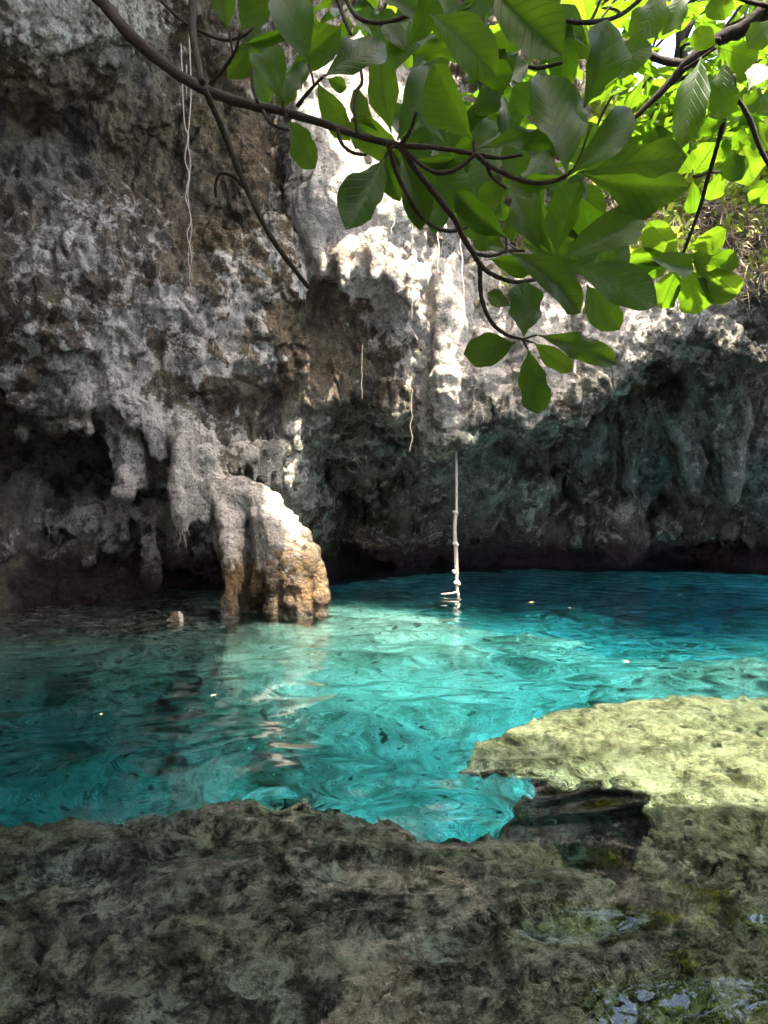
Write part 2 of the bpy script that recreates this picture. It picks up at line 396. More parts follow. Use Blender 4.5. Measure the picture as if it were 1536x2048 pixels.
BULGE = [[(110,480,8.95,105),(105,700,8.85,88)],[(235,560,9.0,60),(232,690,9.05,48)],[(332,630,9.15,44),(336,720,9.2,34)],[(285,650,9.1,26),(285,720,9.1,20)],[(60,300,9.3,60),(70,390,9.0,50)],
 [(160,30,8.6,110),(30,20,8.3,120)],[(240,250,9.6,70),(230,370,9.6,55)],[(455,520,9.5,60),(440,660,9.5,55)],[(545,470,9.75,40),(575,560,9.75,38)],[(500,640,9.8,50),(440,730,9.55,34)],[(395,250,9.9,50),(400,400,10.0,60)],
 [(470,300,10.1,50),(500,420,10.1,60)],[(640,200,10.35,70),(660,430,9.95,80)],[(750,230,10.4,60),(755,430,10.05,62)],[(790,560,10.5,40),(810,700,10.6,34)],[(960,560,11.3,50),(965,760,11.0,55)],[(1060,620,11.2,70),(1080,740,10.95,60)],
 [(1200,560,11.2,70),(1190,700,10.9,60)],[(1290,570,11.2,55),(1300,650,11.2,36)],[(1140,800,10.85,30),(1050,790,10.9,26)],[(1240,720,11.0,22),(1330,660,11.3,20)],[(1440,580,12.3,70),(1520,620,12.6,60)],[(560,760,10.1,50),(480,800,9.9,45)],[(690,690,10.8,60),(600,700,10.5,50)],[(690,860,12.2,60),(760,900,12.6,50)],
 [(960,930,13.8,70),(950,1020,14.4,50)],[(1050,960,14.2,60),(1040,1040,14.8,45)],[(1235,1000,15.4,46),(1230,1080,15.2,58)],[(60,1010,10.0,60),(30,1060,9.9,50)],[(190,1000,10.6,50),(200,1070,10.2,36)],[(1190,860,14.9,50),(1180,960,15.5,44)],
 [(170,900,10.9,40),(180,990,10.7,30)],[(1420,760,13.9,60),(1440,850,14.2,60)]]
for ch in BULGE:
    prims.append((None, np.array([W(a, b, c) for a, b, c, r in ch]), np.array([r / F * c for a, b, c, r in ch])))
def prim_d(pts, rad, P):
    best = np.full(P.shape[:-1], 1e9, np.float32)
    for k in range(len(pts) - 1):
        a, b = pts[k], pts[k + 1]; ab = b - a
        t = np.clip(((P - a) @ ab) / (ab @ ab), 0, 1)
        d = np.linalg.norm(P - (a + t[..., None] * ab), axis=-1) - (rad[k] + (rad[k + 1] - rad[k]) * t)
        best = np.minimum(best, d)
    return best

BASE = D.copy()
G0 = np.array((GX[0], GY[0], GZ[0]))
for kind, pts, rad in prims:
    m = rad.max() + 0.3
    lo = np.maximum(((pts.min(0) - m - G0) / HV).astype(int), 0); hi = np.minimum(((pts.max(0) + m - G0) / HV).astype(int) + 1, D.shape)
    if (hi <= lo).any(): continue
    s = tuple(slice(a, b) for a, b in zip(lo, hi))
    P = np.stack(np.meshgrid(GX[s[0]], GY[s[1]], GZ[s[2]], indexing='ij'), -1)
    D[s] = smin(D[s], prim_d(pts, rad, P), 0.10)

CARVE = [[(640,640,9.75,42),(720,660,10.0,48)],[(570,715,9.35,26),(480,745,9.25,20)],[(455,845,9.35,30),(405,800,9.1,22)],[(250,330,9.15,52),(335,290,9.4,46)],[(700,965,13.4,48),(680,985,13.3,40)],[(1290,930,14.6,26),(1300,975,15.0,24)],
 [(196,740,8.6,14),(190,830,8.7,18)],[(305,555,8.95,24),(285,600,8.95,16)],[(470,455,9.55,34),(420,420,9.6,30)],[(760,985,13.4,20),(770,1020,13.4,16)],[(1120,920,13.9,36),(1125,1000,14.4,34)],[(1515,890,14.0,36),(1520,1000,14.6,38)],
 [(90,250,8.7,46),(30,330,8.6,36)],[(930,610,10.6,26),(960,650,10.7,22)],[(380,1130,10.4,44),(360,1190,10.2,50)],[(540,800,9.6,26),(620,790,9.9,22)],[(1010,610,10.7,20),(1000,660,10.7,16)],[(1250,850,14.2,26),(1330,900,13.8,22)],[(800,880,11.6,26),(850,930,12.4,24)],
 [(560,580,9.45,22),(540,610,9.4,16)],[(150,560,8.3,22),(190,600,8.4,18)],[(1460,690,12.2,26),(1500,670,12.3,22)]]
for ch in CARVE:
    pts = np.array([W(a, b, c) for a, b, c, r in ch]); rad = np.array([r / F * c for a, b, c, r in ch]); m = rad.max() + 0.35
    lo = np.maximum(((pts.min(0) - m - G0) / HV).astype(int), 0); hi = np.minimum(((pts.max(0) + m - G0) / HV).astype(int) + 1, D.shape)
    s = tuple(slice(a, b) for a, b in zip(lo, hi))
    P = np.stack(np.meshgrid(GX[s[0]], GY[s[1]], GZ[s[2]], indexing='ij'), -1)
    D[s] = smax(D[s], -prim_d(pts, rad, P), 0.08)

def surface_nets(D):
    ins = D < 0
    c = np.zeros(tuple(n - 1 for n in D.shape), np.int8)
    for dx in (0, 1):
        for dy in (0, 1):
            for dz in (0, 1):
                c += ins[dx:dx + c.shape[0], dy:dy + c.shape[1], dz:dz + c.shape[2]]
    act = (c > 0) & (c < 8); ijk = np.argwhere(act)
    idx = np.full(c.shape, -1, np.int32); idx[act] = np.arange(len(ijk))
    cor = np.array([(a, b, d) for a in (0, 1) for b in (0, 1) for d in (0, 1)])
    val = np.stack([D[ijk[:, 0] + a, ijk[:, 1] + b, ijk[:, 2] + d] for a, b, d in cor], 1)
    pos = np.zeros((len(ijk), 3)); cnt = np.zeros(len(ijk))
    for a in range(8):
        for b in range(a + 1, 8):
            if np.abs(cor[a] - cor[b]).sum() != 1: continue
            m = (val[:, a] < 0) != (val[:, b] < 0)
            t = val[m, a] / (val[m, a] - val[m, b])
            pos[m] += cor[a] + t[:, None] * (cor[b] - cor[a]); cnt[m] += 1
    v = G0 + HV * (ijk + pos / cnt[:, None])
    quads = []
    for ax in range(3):
        o1, o2 = [a for a in range(3) if a != ax]
        sl0 = [slice(None)] * 3; sl1 = [slice(None)] * 3; sl0[ax] = slice(0, -1); sl1[ax] = slice(1, None)
        e = np.argwhere(ins[tuple(sl0)] != ins[tuple(sl1)])
        ok = (e[:, o1] > 0) & (e[:, o2] > 0) & (e[:, o1] < c.shape[o1]) & (e[:, o2] < c.shape[o2]); e = e[ok]
        def cell(d1, d2):
            q = e.copy(); q[:, o1] -= d1; q[:, o2] -= d2; return idx[q[:, 0], q[:, 1], q[:, 2]]
        q = np.stack([cell(1, 1), cell(0, 1), cell(0, 0), cell(1, 0)], 1)
        flip = ins[e[:, 0], e[:, 1], e[:, 2]]
        if ax == 1: flip = ~flip
        q[~flip] = q[~flip][:, ::-1]
        quads.append(q)
    q = np.concatenate(quads); return v, q[(q >= 0).all(1)]

def subdivide(v, q):
    e = np.sort(np.concatenate([q[:, [0, 1]], q[:, [1, 2]], q[:, [2, 3]], q[:, [3, 0]]]), 1).astype(np.int64)
    key, inv = np.unique(e[:, 0] * len(v) + e[:, 1], return_inverse=True)
    mid = 0.5 * (v[key // len(v)] + v[key % len(v)]); cen = v[q].mean(1)
    n = len(v); m = len(q); E = inv.reshape(4, m) + n; C = np.arange(m) + n + len(key)
    V = np.concatenate([v, mid, cen])
    Q = np.concatenate([np.stack([q[:, k], E[k], C, E[(k - 1) % 4]], 1) for k in range(4)])
    return V, Q

def vnormals(v, q):
    n = np.cross(v[q[:, 2]] - v[q[:, 0]], v[q[:, 3]] - v[q[:, 1]]); o = np.zeros_like(v)
    for k in range(3):
        o[:, k] = sum(np.bincount(q[:, j], n[:, k], len(v)) for j in range(4))
    return o / np.maximum(np.linalg.norm(o, axis=1, keepdims=True), 1e-9)

v, q = surface_nets(D)
def drop_islands(v, q, least):
    lab = np.arange(len(v))
    for _ in range(400):
        m_ = lab[q].min(1); new = lab.copy()
        for j in range(4): np.minimum.at(new, q[:, j], m_)
        new = new[new]
        if (new == lab).all(): break
        lab = new
    cnt = np.bincount(lab, minlength=len(v)); q = q[cnt[lab[q[:, 0]]] >= least]
    used, inv = np.unique(q, return_inverse=True); return v[used], inv.reshape(-1, 4)
v, q = drop_islands(v, q, 1500)
def base_at(p):
    i = np.clip(np.round((p - G0) / HV).astype(int), 0, np.array(BASE.shape) - 1); return BASE[i[:, 0], i[:, 1], i[:, 2]]
fc = v[q].mean(1); owner = np.full(len(q), -1); bd = base_at(fc) + 0.06
for k, (kind, pts, rad) in enumerate(prims):
    if kind is None: continue
    m = ((fc > pts.min(0) - rad.max() - .2) & (fc < pts.max(0) + rad.max() + .2)).all(1)
    d = prim_d(pts, rad, fc[m]); better = d < bd[m]
    ii = np.nonzero(m)[0][better]; owner[ii] = k; bd[ii] = d[better]
del D, BASE
# keep full detail in view, coarse elsewhere
v, q2 = subdivide(v, q); owner = np.tile(owner, 4); q = q2
nrm = vnormals(v, q)
P = v
wv = P + 0.15 * np.stack([pn(P * 1.7, 81), pn(P * 1.7, 82), 0.5 * pn(P * 1.7, 83)], 1)
dis = 0.20 * np.abs(pn(wv * (1.7, 1.7, 0.8), 50)) + 0.16 * np.abs(pn(wv * (3.6, 3.6, 1.5), 51)) + 0.13 * np.abs(pn(wv * (7.5, 7.5, 3.4), 52)) + 0.05 * np.abs(pn(wv * (13, 13, 7), 53)) - 0.10
led = smooth(-0.1, 0.45, pn(P * (0.6, 0.6, 0.8), 91))
dis += led * (0.26 * np.abs(pn((wv + 0.25 * wv[:, [2, 0, 1]]) * (1.1, 1.1, 3.2), 54)) - 0.06)                   # folded ledges
dis += 0.040 * fbm(P * (4.5, 4.5, 6.0), 3, 60, 0.55) * (0.4 + 1.2 * smooth(-0.2, 0.4, pn(P * 0.7, 66)))
dis += 0.020 * np.abs(pn(P * (17, 17, 10), 70)) + 0.010 * pn(P * 31.0, 71)
pu0 = CX + F * v[:, 0] / v[:, 1]; pv0 = CY - F * (v[:, 2] - H) / v[:, 1]
calmz = np.maximum(np.exp(-((pu0 - 700) / 170) ** 2 - ((pv0 - 300) / 240) ** 2), np.exp(-((pu0 - 1150) / 220) ** 2 - ((pv0 - 640) / 150) ** 2) * 0.7)
dis *= 1 - 0.6 * calmz * (v[:, 1] < 12)
dis *= 1 - 0.45 * smooth(12.2, 13.5, v[:, 1])
dis += calmz * 0.10 * np.abs(pn(wv * (6, 6, 0.9), 57)) * (v[:, 1] < 12)                                           # flutes of the flowstone face
small = np.zeros(len(v)); small[q[owner >= 0].ravel()] = 1
dis *= (1 - 0.55 * small)
v = v + nrm * dis[:, None]
nrm = vnormals(v, q)
# zones of colour: rock coatings; green also carries water-bounced light on the far wall
pu = CX + F * v[:, 0] / v[:, 1]; pv = CY - F * (v[:, 2] - H) / v[:, 1]
def zone(blobs, base):
    out = np.full(len(v), base)
    for u, w_, ru, rv, val in blobs:
        k = np.exp(-((pu - u) / ru) ** 2 - ((pv - w_) / rv) ** 2); out = out * (1 - k) + val * k
    return out
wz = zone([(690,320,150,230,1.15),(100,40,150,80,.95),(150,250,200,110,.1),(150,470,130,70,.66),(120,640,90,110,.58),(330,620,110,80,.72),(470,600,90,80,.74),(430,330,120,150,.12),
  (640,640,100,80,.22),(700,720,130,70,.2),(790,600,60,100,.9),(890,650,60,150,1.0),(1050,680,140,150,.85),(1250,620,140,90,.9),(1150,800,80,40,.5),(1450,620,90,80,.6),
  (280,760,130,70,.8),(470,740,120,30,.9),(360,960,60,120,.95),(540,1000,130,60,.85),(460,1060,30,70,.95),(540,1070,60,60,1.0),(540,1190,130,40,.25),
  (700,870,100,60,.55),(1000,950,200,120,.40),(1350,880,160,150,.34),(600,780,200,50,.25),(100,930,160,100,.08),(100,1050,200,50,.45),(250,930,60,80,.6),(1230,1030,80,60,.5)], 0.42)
bz = zone([(430,330,140,180,.9),(640,660,140,110,.85),(700,780,200,80,.7),(500,820,160,70,.6),(150,260,180,100,.45),(1150,820,120,50,.6),(930,650,40,60,.8),(1400,460,200,70,.7),(520,1180,140,60,.6),(250,330,200,90,.6),(480,700,160,120,.55),(100,560,160,60,.4)], 0.30)
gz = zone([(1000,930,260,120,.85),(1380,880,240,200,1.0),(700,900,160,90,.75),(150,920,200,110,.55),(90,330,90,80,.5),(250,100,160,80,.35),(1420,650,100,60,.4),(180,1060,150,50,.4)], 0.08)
oz = zone([(565,1115,45,38,.85),(478,1155,40,40,.6),(620,1175,36,36,.5),(690,510,60,25,.5)], 0.0)
oz[v[:, 1] > 10.4] *= 0.2
sta = np.zeros(len(v)); sta[q[np.isin(owner, [k for k, p in enumerate(prims) if p[0] == 'stalactite'])].ravel()] = 1; wz = wz + 0.22 * sta * (v[:, 1] < 12)
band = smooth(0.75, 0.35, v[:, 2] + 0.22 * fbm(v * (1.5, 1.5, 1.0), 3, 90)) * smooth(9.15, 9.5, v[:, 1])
rock_attrs = {'white': wz, 'brown': bz, 'green': gz, 'orange': oz, 'band': band}

def split_off(name, mask, parent=None):
    qq = q[mask]; used, inv = np.unique(qq, return_inverse=True)
    me = mesh_np(name, v[used], inv.reshape(-1, 4))
    for k, a in rock_attrs.items(): attr(me, k, a[used])
    me.normals_split_custom_set_from_vertices(nrm[used].astype(np.float32).tolist())
    return link(name, me, ROCK, parent)
fmid = v[q].mean(1)
far = (owner < 0) & (fmid[:, 1] > np.interp(fmid[:, 0], lw[:, 0], np.where(lw[:, 1] > 10.3, lw[:, 1] + 0.9, 99)))
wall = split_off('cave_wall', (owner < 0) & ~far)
tag(wall, 'overhanging grey and brown limestone wall of the cenote', kind='structure')
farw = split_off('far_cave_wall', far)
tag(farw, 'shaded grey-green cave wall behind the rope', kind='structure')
butt = empty('flowstone_buttress', W(545, 1215, 8.9))
tag(butt, 'white and orange flowstone buttress standing in the water below the stalactites', 'rock formation')
bpy.context.view_layer.update()
def keep_parent(o, p):
    o.parent = p; o.matrix_parent_inverse = Matrix.Translation(p.location).inverted()
keep_parent(split_off('flowstone', np.isin(owner, [k for k, p in enumerate(prims) if p[0] == 'buttress'])), butt)
for k, (kind, pts, rad) in enumerate(prims):
    m = owner == k
    if kind == 'pillar' and m.sum() > 8: keep_parent(split_off('pillar', m), butt)
    if kind == 'stalactite' and m.sum() > 8: split_off('stalactite', m, farw if pts[:, 1].mean() > 13 else wall)
print('rock faces', len(q))

# ------------------------------------------------------------------ pool bed
def worley(p, seed):
    i_ = np.floor(p).astype(np.int64); best = np.full(len(p), 9.0); second = best.copy(); idb = np.zeros(len(p))
    for dx in (-1, 0, 1):
        for dy in (-1, 0, 1):
            cx_, cy_ = i_[:, 0] + dx, i_[:, 1] + dy
            h_ = ((cx_ * 374761393 + cy_ * 668265263 + seed * 974711) & 0xFFFFFFFF); h_ = ((h_ ^ (h_ >> 13)) * 1274126177) & 0xFFFFFFFF; h_ ^= h_ >> 16
            d_ = np.hypot(cx_ + (h_ & 1023) / 1023 - p[:, 0], cy_ + ((h_ >> 10) & 1023) / 1023 - p[:, 1]); nb = d_ < best
            second = np.where(nb, best, np.minimum(second, d_)); best = np.where(nb, d_, best); idb = np.where(nb, ((h_ >> 20) & 255) / 255, idb)
    return best, second, idb
def through(u, w_, d):
    """where the photo ray through a column and row meets depth d below the water"""
    r = np.array(((u - CX) / F, 1.0, (CY - w_) / F)); r /= np.linalg.norm(r)
    t = -H / r[2]; s = r * t
    hz = r[:2] / 1.333; dz = -math.sqrt(1 - hz @ hz)
    return np.array((s[0], s[1])) + hz / -dz * d
SHELF = [(0,1660),(180,1640),(350,1638),(520,1608),(650,1625),(770,1640),(860,1662),(930,1668),(1000,1680),(1100,1697),(1180,1732),(1245,1762),(1290,1720),(1318,1650),(1300,1592),
         (1230,1565),(1150,1547),(1040,1538),(950,1528),(918,1528),(960,1490),(1050,1450),(1120,1420),(1250,1400),(1400,1394),(1536,1396)]
sp = [through(a, b, 0.42) for a, b in SHELF]
poly = np.array([(-9, 2.9), (-3.5, 3.0)] + [tuple(a) for a in sp] + [(6.0, 5.6), (10, 5.5), (10, -6), (-9, -6)])
DEEP = [(100,1500,3.0),(300,1560,3.2),(100,1400,2.4),(300,1420,2.6),(480,1500,2.9),(560,1570,2.9),(700,1560,2.9),(850,1550,3.2),(700,1480,2.7),(860,1450,2.8),(600,1400,2.2),(720,1380,2.0),(800,1330,1.8),
        (500,1350,1.5),(400,1340,1.2),(600,1290,1.3),(700,1250,.9),(800,1230,.9),(900,1240,1.0),(950,1290,1.3),(1050,1260,1.3),(1150,1270,1.6),(1100,1350,3.8),(1010,1400,3.6),(1060,1330,3.4),
        (1250,1340,2.6),(1350,1310,1.6),(1480,1310,1.3),(1536,1350,1.3),(1400,1350,2.6),(1250,1240,4.5),(1400,1230,5.5),(1536,1220,5.5),(1200,1180,5.5),(1400,1170,6),(1000,1180,4.5),(900,1170,4.0),(800,1175,3.2),(700,1180,2.0),
        (50,1240,.25),(200,1240,.3),(350,1245,.35),(450,1250,.5),(550,1245,.8),(650,1230,1.0),(100,1290,.7),(300,1300,.9),(200,1340,1.4),(50,1350,1.5),(1100,1600,3.8),(1250,1640,3.6),(1000,1580,3.6),(1150,1660,3.8)]
dp = [through(a, b, c) for a, b, c in DEEP]
deep_f = rbf(dp + [(-9, 5), (-9, 9), (9, 8), (12, 12), (-9, 15), (0, 20), (9, 20)], [c for a, b, c in DEEP] + [2.5, 0.4, 3, 4, 0.4, 4, 5])
bx = np.concatenate([np.linspace(-12, -4.6, 50)[:-1], np.linspace(-4.6, 5.2, 560), np.linspace(5.2, 13, 50)[1:]])
by = np.concatenate([np.linspace(-6, 0.9, 40)[:-1], np.geomspace(0.9, 21, 620)])
BX, BY = np.meshgrid(bx, by, indexing='ij'); shp = BX.shape
b2 = np.stack([BX.ravel(), BY.ravel(), 0 * BX.ravel()], 1)
wob = np.stack([0.06 * fbm(b2 * 2.2, 3, 5), 0.06 * fbm(b2 * 2.2, 3, 6)], 1)
pt = b2[:, :2] + wob
dist = np.full(len(pt), 1e9); inside = np.zeros(len(pt), bool)
for k in range(len(poly)):
    a, b = poly[k], poly[(k + 1) % len(poly)]; ab = b - a
    t = np.clip(((pt - a) @ ab) / (ab @ ab), 0, 1); dist = np.minimum(dist, np.linalg.norm(pt - a - t[:, None] * ab, axis=1))
    c = ((a[1] > pt[:, 1]) != (b[1] > pt[:, 1])); dy = b[1] - a[1]
    if abs(dy) > 1e-9: inside ^= c & (pt[:, 0] < (b[0] - a[0]) * (pt[:, 1] - a[1]) / dy + a[0])
sd = np.where(inside, dist, -dist)
shelfd = 0.42 - 0.05 * smooth(0, 1.2, sd) + 0.05 * fbm(b2 * 1.3, 2, 8)
shelfd -= 0.25 * smooth(-0.5, -3, b2[:, 1]) + 0.6 * smooth(0.6, -1.5, b2[:, 1])
deepd = np.clip(deep_f(pt[:, 0], pt[:, 1]), 0.2, 7)
qf1, qf2, qfi = worley(b2[:, :2] * 1.25 + 0.12 * np.stack([fbm(b2 * 2, 2, 71), fbm(b2 * 2, 2, 72)], 1), 9)
deepd = deepd - (0.55 * (qfi - 0.35) * smooth(0.0, 0.35, qf2 - qf1) - 0.12 * smooth(0.12, 0, qf2 - qf1)) * np.clip(deepd / 2.5, 0.1, 1)
deepd = deepd + 0.22 * fbm(b2 * (0.9, 0.9, 1), 3, 12, ridged=True) * np.clip(deepd / 2, 0.15, 1)
gs = np.stack(np.gradient(sd.reshape(shp), bx, by), -1).reshape(-1, 2); gs /= np.linalg.norm(gs, axis=1, keepdims=True) + 1e-6
retreat = 0.14 + 0.30 * np.exp(-((b2[:, 0] - 0.25) / 0.30) ** 2 - ((b2[:, 1] - 3.9) / 0.8) ** 2)        # the ledge is undercut
k2 = smooth(-0.16, 0.02, sd - retreat)
depth = deepd + (shelfd + 0.55 - deepd) * k2
far_up = smooth(15.5, 17.5, b2[:, 1]); depth = depth * (1 - far_up) + 0.3 * far_up
rough = 0.07 * fbm(b2 * 2.6, 4, 14, 0.6, True) + 0.06 * fbm(b2 * 8.0, 3, 15, 0.7) - 0.10 * smooth(0.25, 0.5, pn(b2 * 5.5, 47)) - 0.05 * smooth(0.3, 0.45, pn(b2 * 11, 48))
wp2 = b2[:, :2] + 0.10 * np.stack([fbm(b2 * 3, 3, 61), fbm(b2 * 3, 3, 62)], 1)
f1, f2, fi = worley(wp2 * 3.2, 5); g1_, g2_, gi = worley(wp2 * 8.5, 6)
rough = rough * 0.8 + 0.14 * (fi - 0.5) * smooth(0.02, 0.22, f2 - f1) - 0.05 * smooth(0.16, 0.0, f2 - f1) + 0.045 * (gi - 0.5) * smooth(0.02, 0.2, g2_ - g1_) - 0.05 * smooth(0.34, 0.16, g1_) * (gi > 0.55)
hol = smooth(0.30, 0.62, fbm(b2 * 1.9 + 7, 2, 21)) * 0.16
i = np.arange(len(b2)).reshape(shp)
bq = np.stack([i[:-1, :-1], i[1:, :-1], i[1:, 1:], i[:-1, 1:]], -1).reshape(-1, 4)
b3 = b2.copy(); b3[:, 2] = -depth + rough
b3[:, :2] += 0.06 * np.stack([fbm(b3 * 3, 2, 41), fbm(b3 * 3, 2, 42)], 1)
yel = smooth(0.2, 0.9, b2[:, 0] + 0.3 * fbm(b2 * 2, 2, 33)) * smooth(2.4, 3.6, b2[:, 1])
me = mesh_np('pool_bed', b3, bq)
attr(me, 'pale', smooth(0.05, -0.35, sd - retreat) * smooth(0.45, 1.0, depth) * (0.55 + 0.45 * smooth(-1.0, 0.3, b2[:, 0])) * (1 - np.exp(-((b2[:, 0] - 1.25) / 0.75) ** 2 - ((b2[:, 1] - 3.75) / 0.55) ** 2)))  # pale cut in the hollow by the ledge, putting its shade into the colour
attr(me, 'yellow', 0 * yel)
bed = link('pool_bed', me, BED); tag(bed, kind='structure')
# rock ledge just under the surface, thin at its broken edge
rag = 0.035 * fbm(b2 * 6.0, 3, 44)
sde = sd + rag
top = b2.copy(); out = sde < 0
top[:, 2] = -shelfd + rough - hol * smooth(0.05, 0.3, sde) - 0.06 * smooth(0.12, 0.0, sde)
top[out, :2] -= gs[out] * sde[out][:, None]
thick = 0.05 + 0.42 * smooth(0.0, 0.55, sde) + 0.03 * np.abs(fbm(b2 * 5, 2, 46))
low_ = top.copy(); low_[:, 2] = np.minimum(top[:, 2] - thick, -shelfd - thick * 0.7)
keep = (sde > -0.035)[bq].all(1); tq = bq[keep]
used, inv = np.unique(tq, return_inverse=True); tq = inv.reshape(-1, 4); n1_ = len(used)
e_ = np.concatenate([tq[:, [a_, (a_ + 1) % 4]] for a_ in range(4)]); key_ = np.sort(e_, 1); kk = key_[:, 0].astype(np.int64) * n1_ + key_[:, 1]
_, first, cnt = np.unique(kk, return_index=True, return_counts=True); be = e_[first[cnt == 1]]
vv = np.concatenate([top[used], low_[used]])
vv[:, :2] += 0.04 * np.stack([fbm(vv * 3, 2, 41), fbm(vv * 3, 2, 42)], 1)
me = mesh_np('pool_ledge', vv, np.concatenate([tq, tq[:, ::-1] + n1_, np.stack([be[:, 1], be[:, 0], be[:, 0] + n1_, be[:, 1] + n1_], 1)]))
attr(me, 'pale', np.zeros(len(vv))); attr(me, 'yellow', np.tile(yel[used], 2))
tag(link('pool_ledge', me, BED), 'submerged rock ledge around the near end of the pool', kind='structure')

# ------------------------------------------------------------------ water
wx = np.concatenate([np.linspace(-12, -4.8, 60)[:-1], np.linspace(-4.8, 5.4, 620), np.linspace(5.4, 13, 60)[1:]])
wy = np.concatenate([np.linspace(-6, 1.2, 60)[:-1], np.geomspace(1.2, 20.5, 720)])
WX, WY = np.meshgrid(wx, wy, indexing='ij'); ws = WX.shape
wp = np.stack([WX.ravel(), WY.ravel(), 0 * WX.ravel()], 1)
wr = np.random.default_rng(21)
WAVES = []
for lo_, hi_, n_, sl_ in ((0.75, 1.4, 6, 0.010), (0.34, 0.62, 12, 0.044), (0.15, 0.26, 14, 0.044), (0.06, 0.10, 14, 0.007)):
    for _ in range(n_):
        lam = wr.uniform(lo_, hi_); k_ = 2 * math.pi / lam; an = wr.normal(math.pi / 2, 0.75)
        WAVES.append((k_ * math.cos(an), k_ * math.sin(an), wr.uniform(0, 6.28), sl_ * math.sqrt(2 / n_) / k_, lam))
def waves(p):
    x = p[:, 0] + 0.25 * pn(p * 0.8, 1); y = p[:, 1] + 0.25 * pn(p * 0.8, 2); h = np.zeros(len(p))
    gust = {0: 1.0, 1: 0.6 + 0.8 * smooth(-.4, .4, pn(p * .9, 5)), 2: 1.5 * smooth(-.35, .45, pn(p * 1.1, 6)) * (0.45 + 0.55 * smooth(2.4, 3.4, p[:, 1])), 3: (0.4 + 1.4 * smooth(-.2, .5, pn(p * 1.3, 7))) * smooth(8, 3, p[:, 1])}
    for kx, ky, ph, am, lam in WAVES:
        g_ = 0 if lam > .7 else 1 if lam > .3 else 2 if lam > .12 else 3
        h += gust[g_] * am * np.sin(kx * x + ky * y + ph)
    return h
calm = 1.0
wz_ = waves(wp) * calm
i = np.arange(len(wp)).reshape(ws)
wq = np.stack([i[:-1, :-1], i[1:, :-1], i[1:, 1:], i[:-1, 1:]], -1).reshape(-1, 4)
rimv = np.concatenate([i[:, 0], i[-1, 1:], i[-2::-1, -1], i[0, -2:0:-1]])
n0 = len(wp); low = wp[rimv] * (1, 1, 0) + (0, 0, -9.0)
ri = np.arange(len(rimv)); rj = np.roll(ri, -1)
side = np.stack([rimv[ri], n0 + ri, n0 + rj, rimv[rj]], 1)
allv = np.concatenate([wp + np.stack([0 * wz_, 0 * wz_, wz_], 1), low])
c4 = [n0, n0 + ws[0] - 1, n0 + ws[0] + ws[1] - 2, n0 + 2 * ws[0] + ws[1] - 3]
me = bpy.data.meshes.new('water')
me.from_pydata(allv.tolist(), [], wq.tolist() + side.tolist() + [list(range(n0 + len(rimv) - 1, n0 - 1, -1))])
me.polygons.foreach_set('use_smooth', [True] * len(wq) + [False] * (len(side) + 1))
t = NT('clear_cenote_water')
g = t.n('ShaderNodeBsdfGlass'); g.inputs['IOR'].default_value = 1.333; g.inputs['Roughness'].default_value = 0.0; g.inputs['Color'].default_value = (1, 1, 1, 1)
ab = t.n('ShaderNodeVolumeAbsorption'); ab.inputs['Density'].default_value = 1.0
ab.inputs['Color'].default_value = (1 - 0.42, 1 - 0.085, 1 - 0.035, 1)
WATER = t.done(g.outputs[0], ab.outputs[0])
water = link('water', me, WATER); tag(water, kind='structure')

# ------------------------------------------------------------------ unseen rock around the viewer: shore, and a roof added to shade the pool
def slab(name, f, xs, ys):
    X, Y = np.meshgrid(xs, ys, indexing='ij'); p = np.stack([X.ravel(), Y.ravel(), 0 * X.ravel()], 1)
    p, keep = f(p); i = np.arange(len(p)).reshape(X.shape)
    q_ = np.stack([i[:-1, :-1], i[1:, :-1], i[1:, 1:], i[:-1, 1:]], -1).reshape(-1, 4)
    q_ = q_[keep[q_].all(1)]
    used, inv = np.unique(q_, return_inverse=True)
    me = mesh_np(name, p[used], inv.reshape(-1, 4))
    for a in rock_attrs: attr(me, a, np.full(len(used), 0.35 if a == 'white' else 0.2 if a in ('brown', 'green') else 0.0))
    o = link(name, me, ROCK)
    m = o.modifiers.new('thick', 'SOLIDIFY'); m.thickness = 0.9; m.offset = 1
    return o
def roof_f(p):
    edge = p[:, :2] + 0.32 * np.stack([fbm(p * 0.8, 3, 201), fbm(p * 0.8, 3, 202)], 1)
    x, y = edge[:, 0], edge[:, 1]
    lim = np.interp(y, [-9, -0.5, 0.3, 1.6, 5.2, 6.3, 7.2, 7.9, 8.5, 9.1, 20], [30, 30, 1.8, 1.2, 1.1, 0.52, 0.6, 0.4, -0.5, -0.75, -0.9])  # edge drawn so its shadow falls on the left wall and foreground
    keep = (x < lim) & (y > -1.3)
    hx, hy = p[:, 0] + 1.0, p[:, 1] - 6.35; keep &= ((hx + .3 * hy) / 0.55) ** 2 + ((hy - .25 * hx) / 0.19) ** 2 > 1      # slit cut into the roof for a streak of sun
    p = p.copy(); p[:, 2] = 10.2 + 0.35 * fbm(p * 0.5, 4, 205)
    return p, keep
roof = slab('shade_roof', roof_f, np.arange(-12, 12, 0.09), np.arange(-4.6, 14, 0.09))
tag(roof, 'unseen rock roof added to shade the left wall and near water', kind='structure')
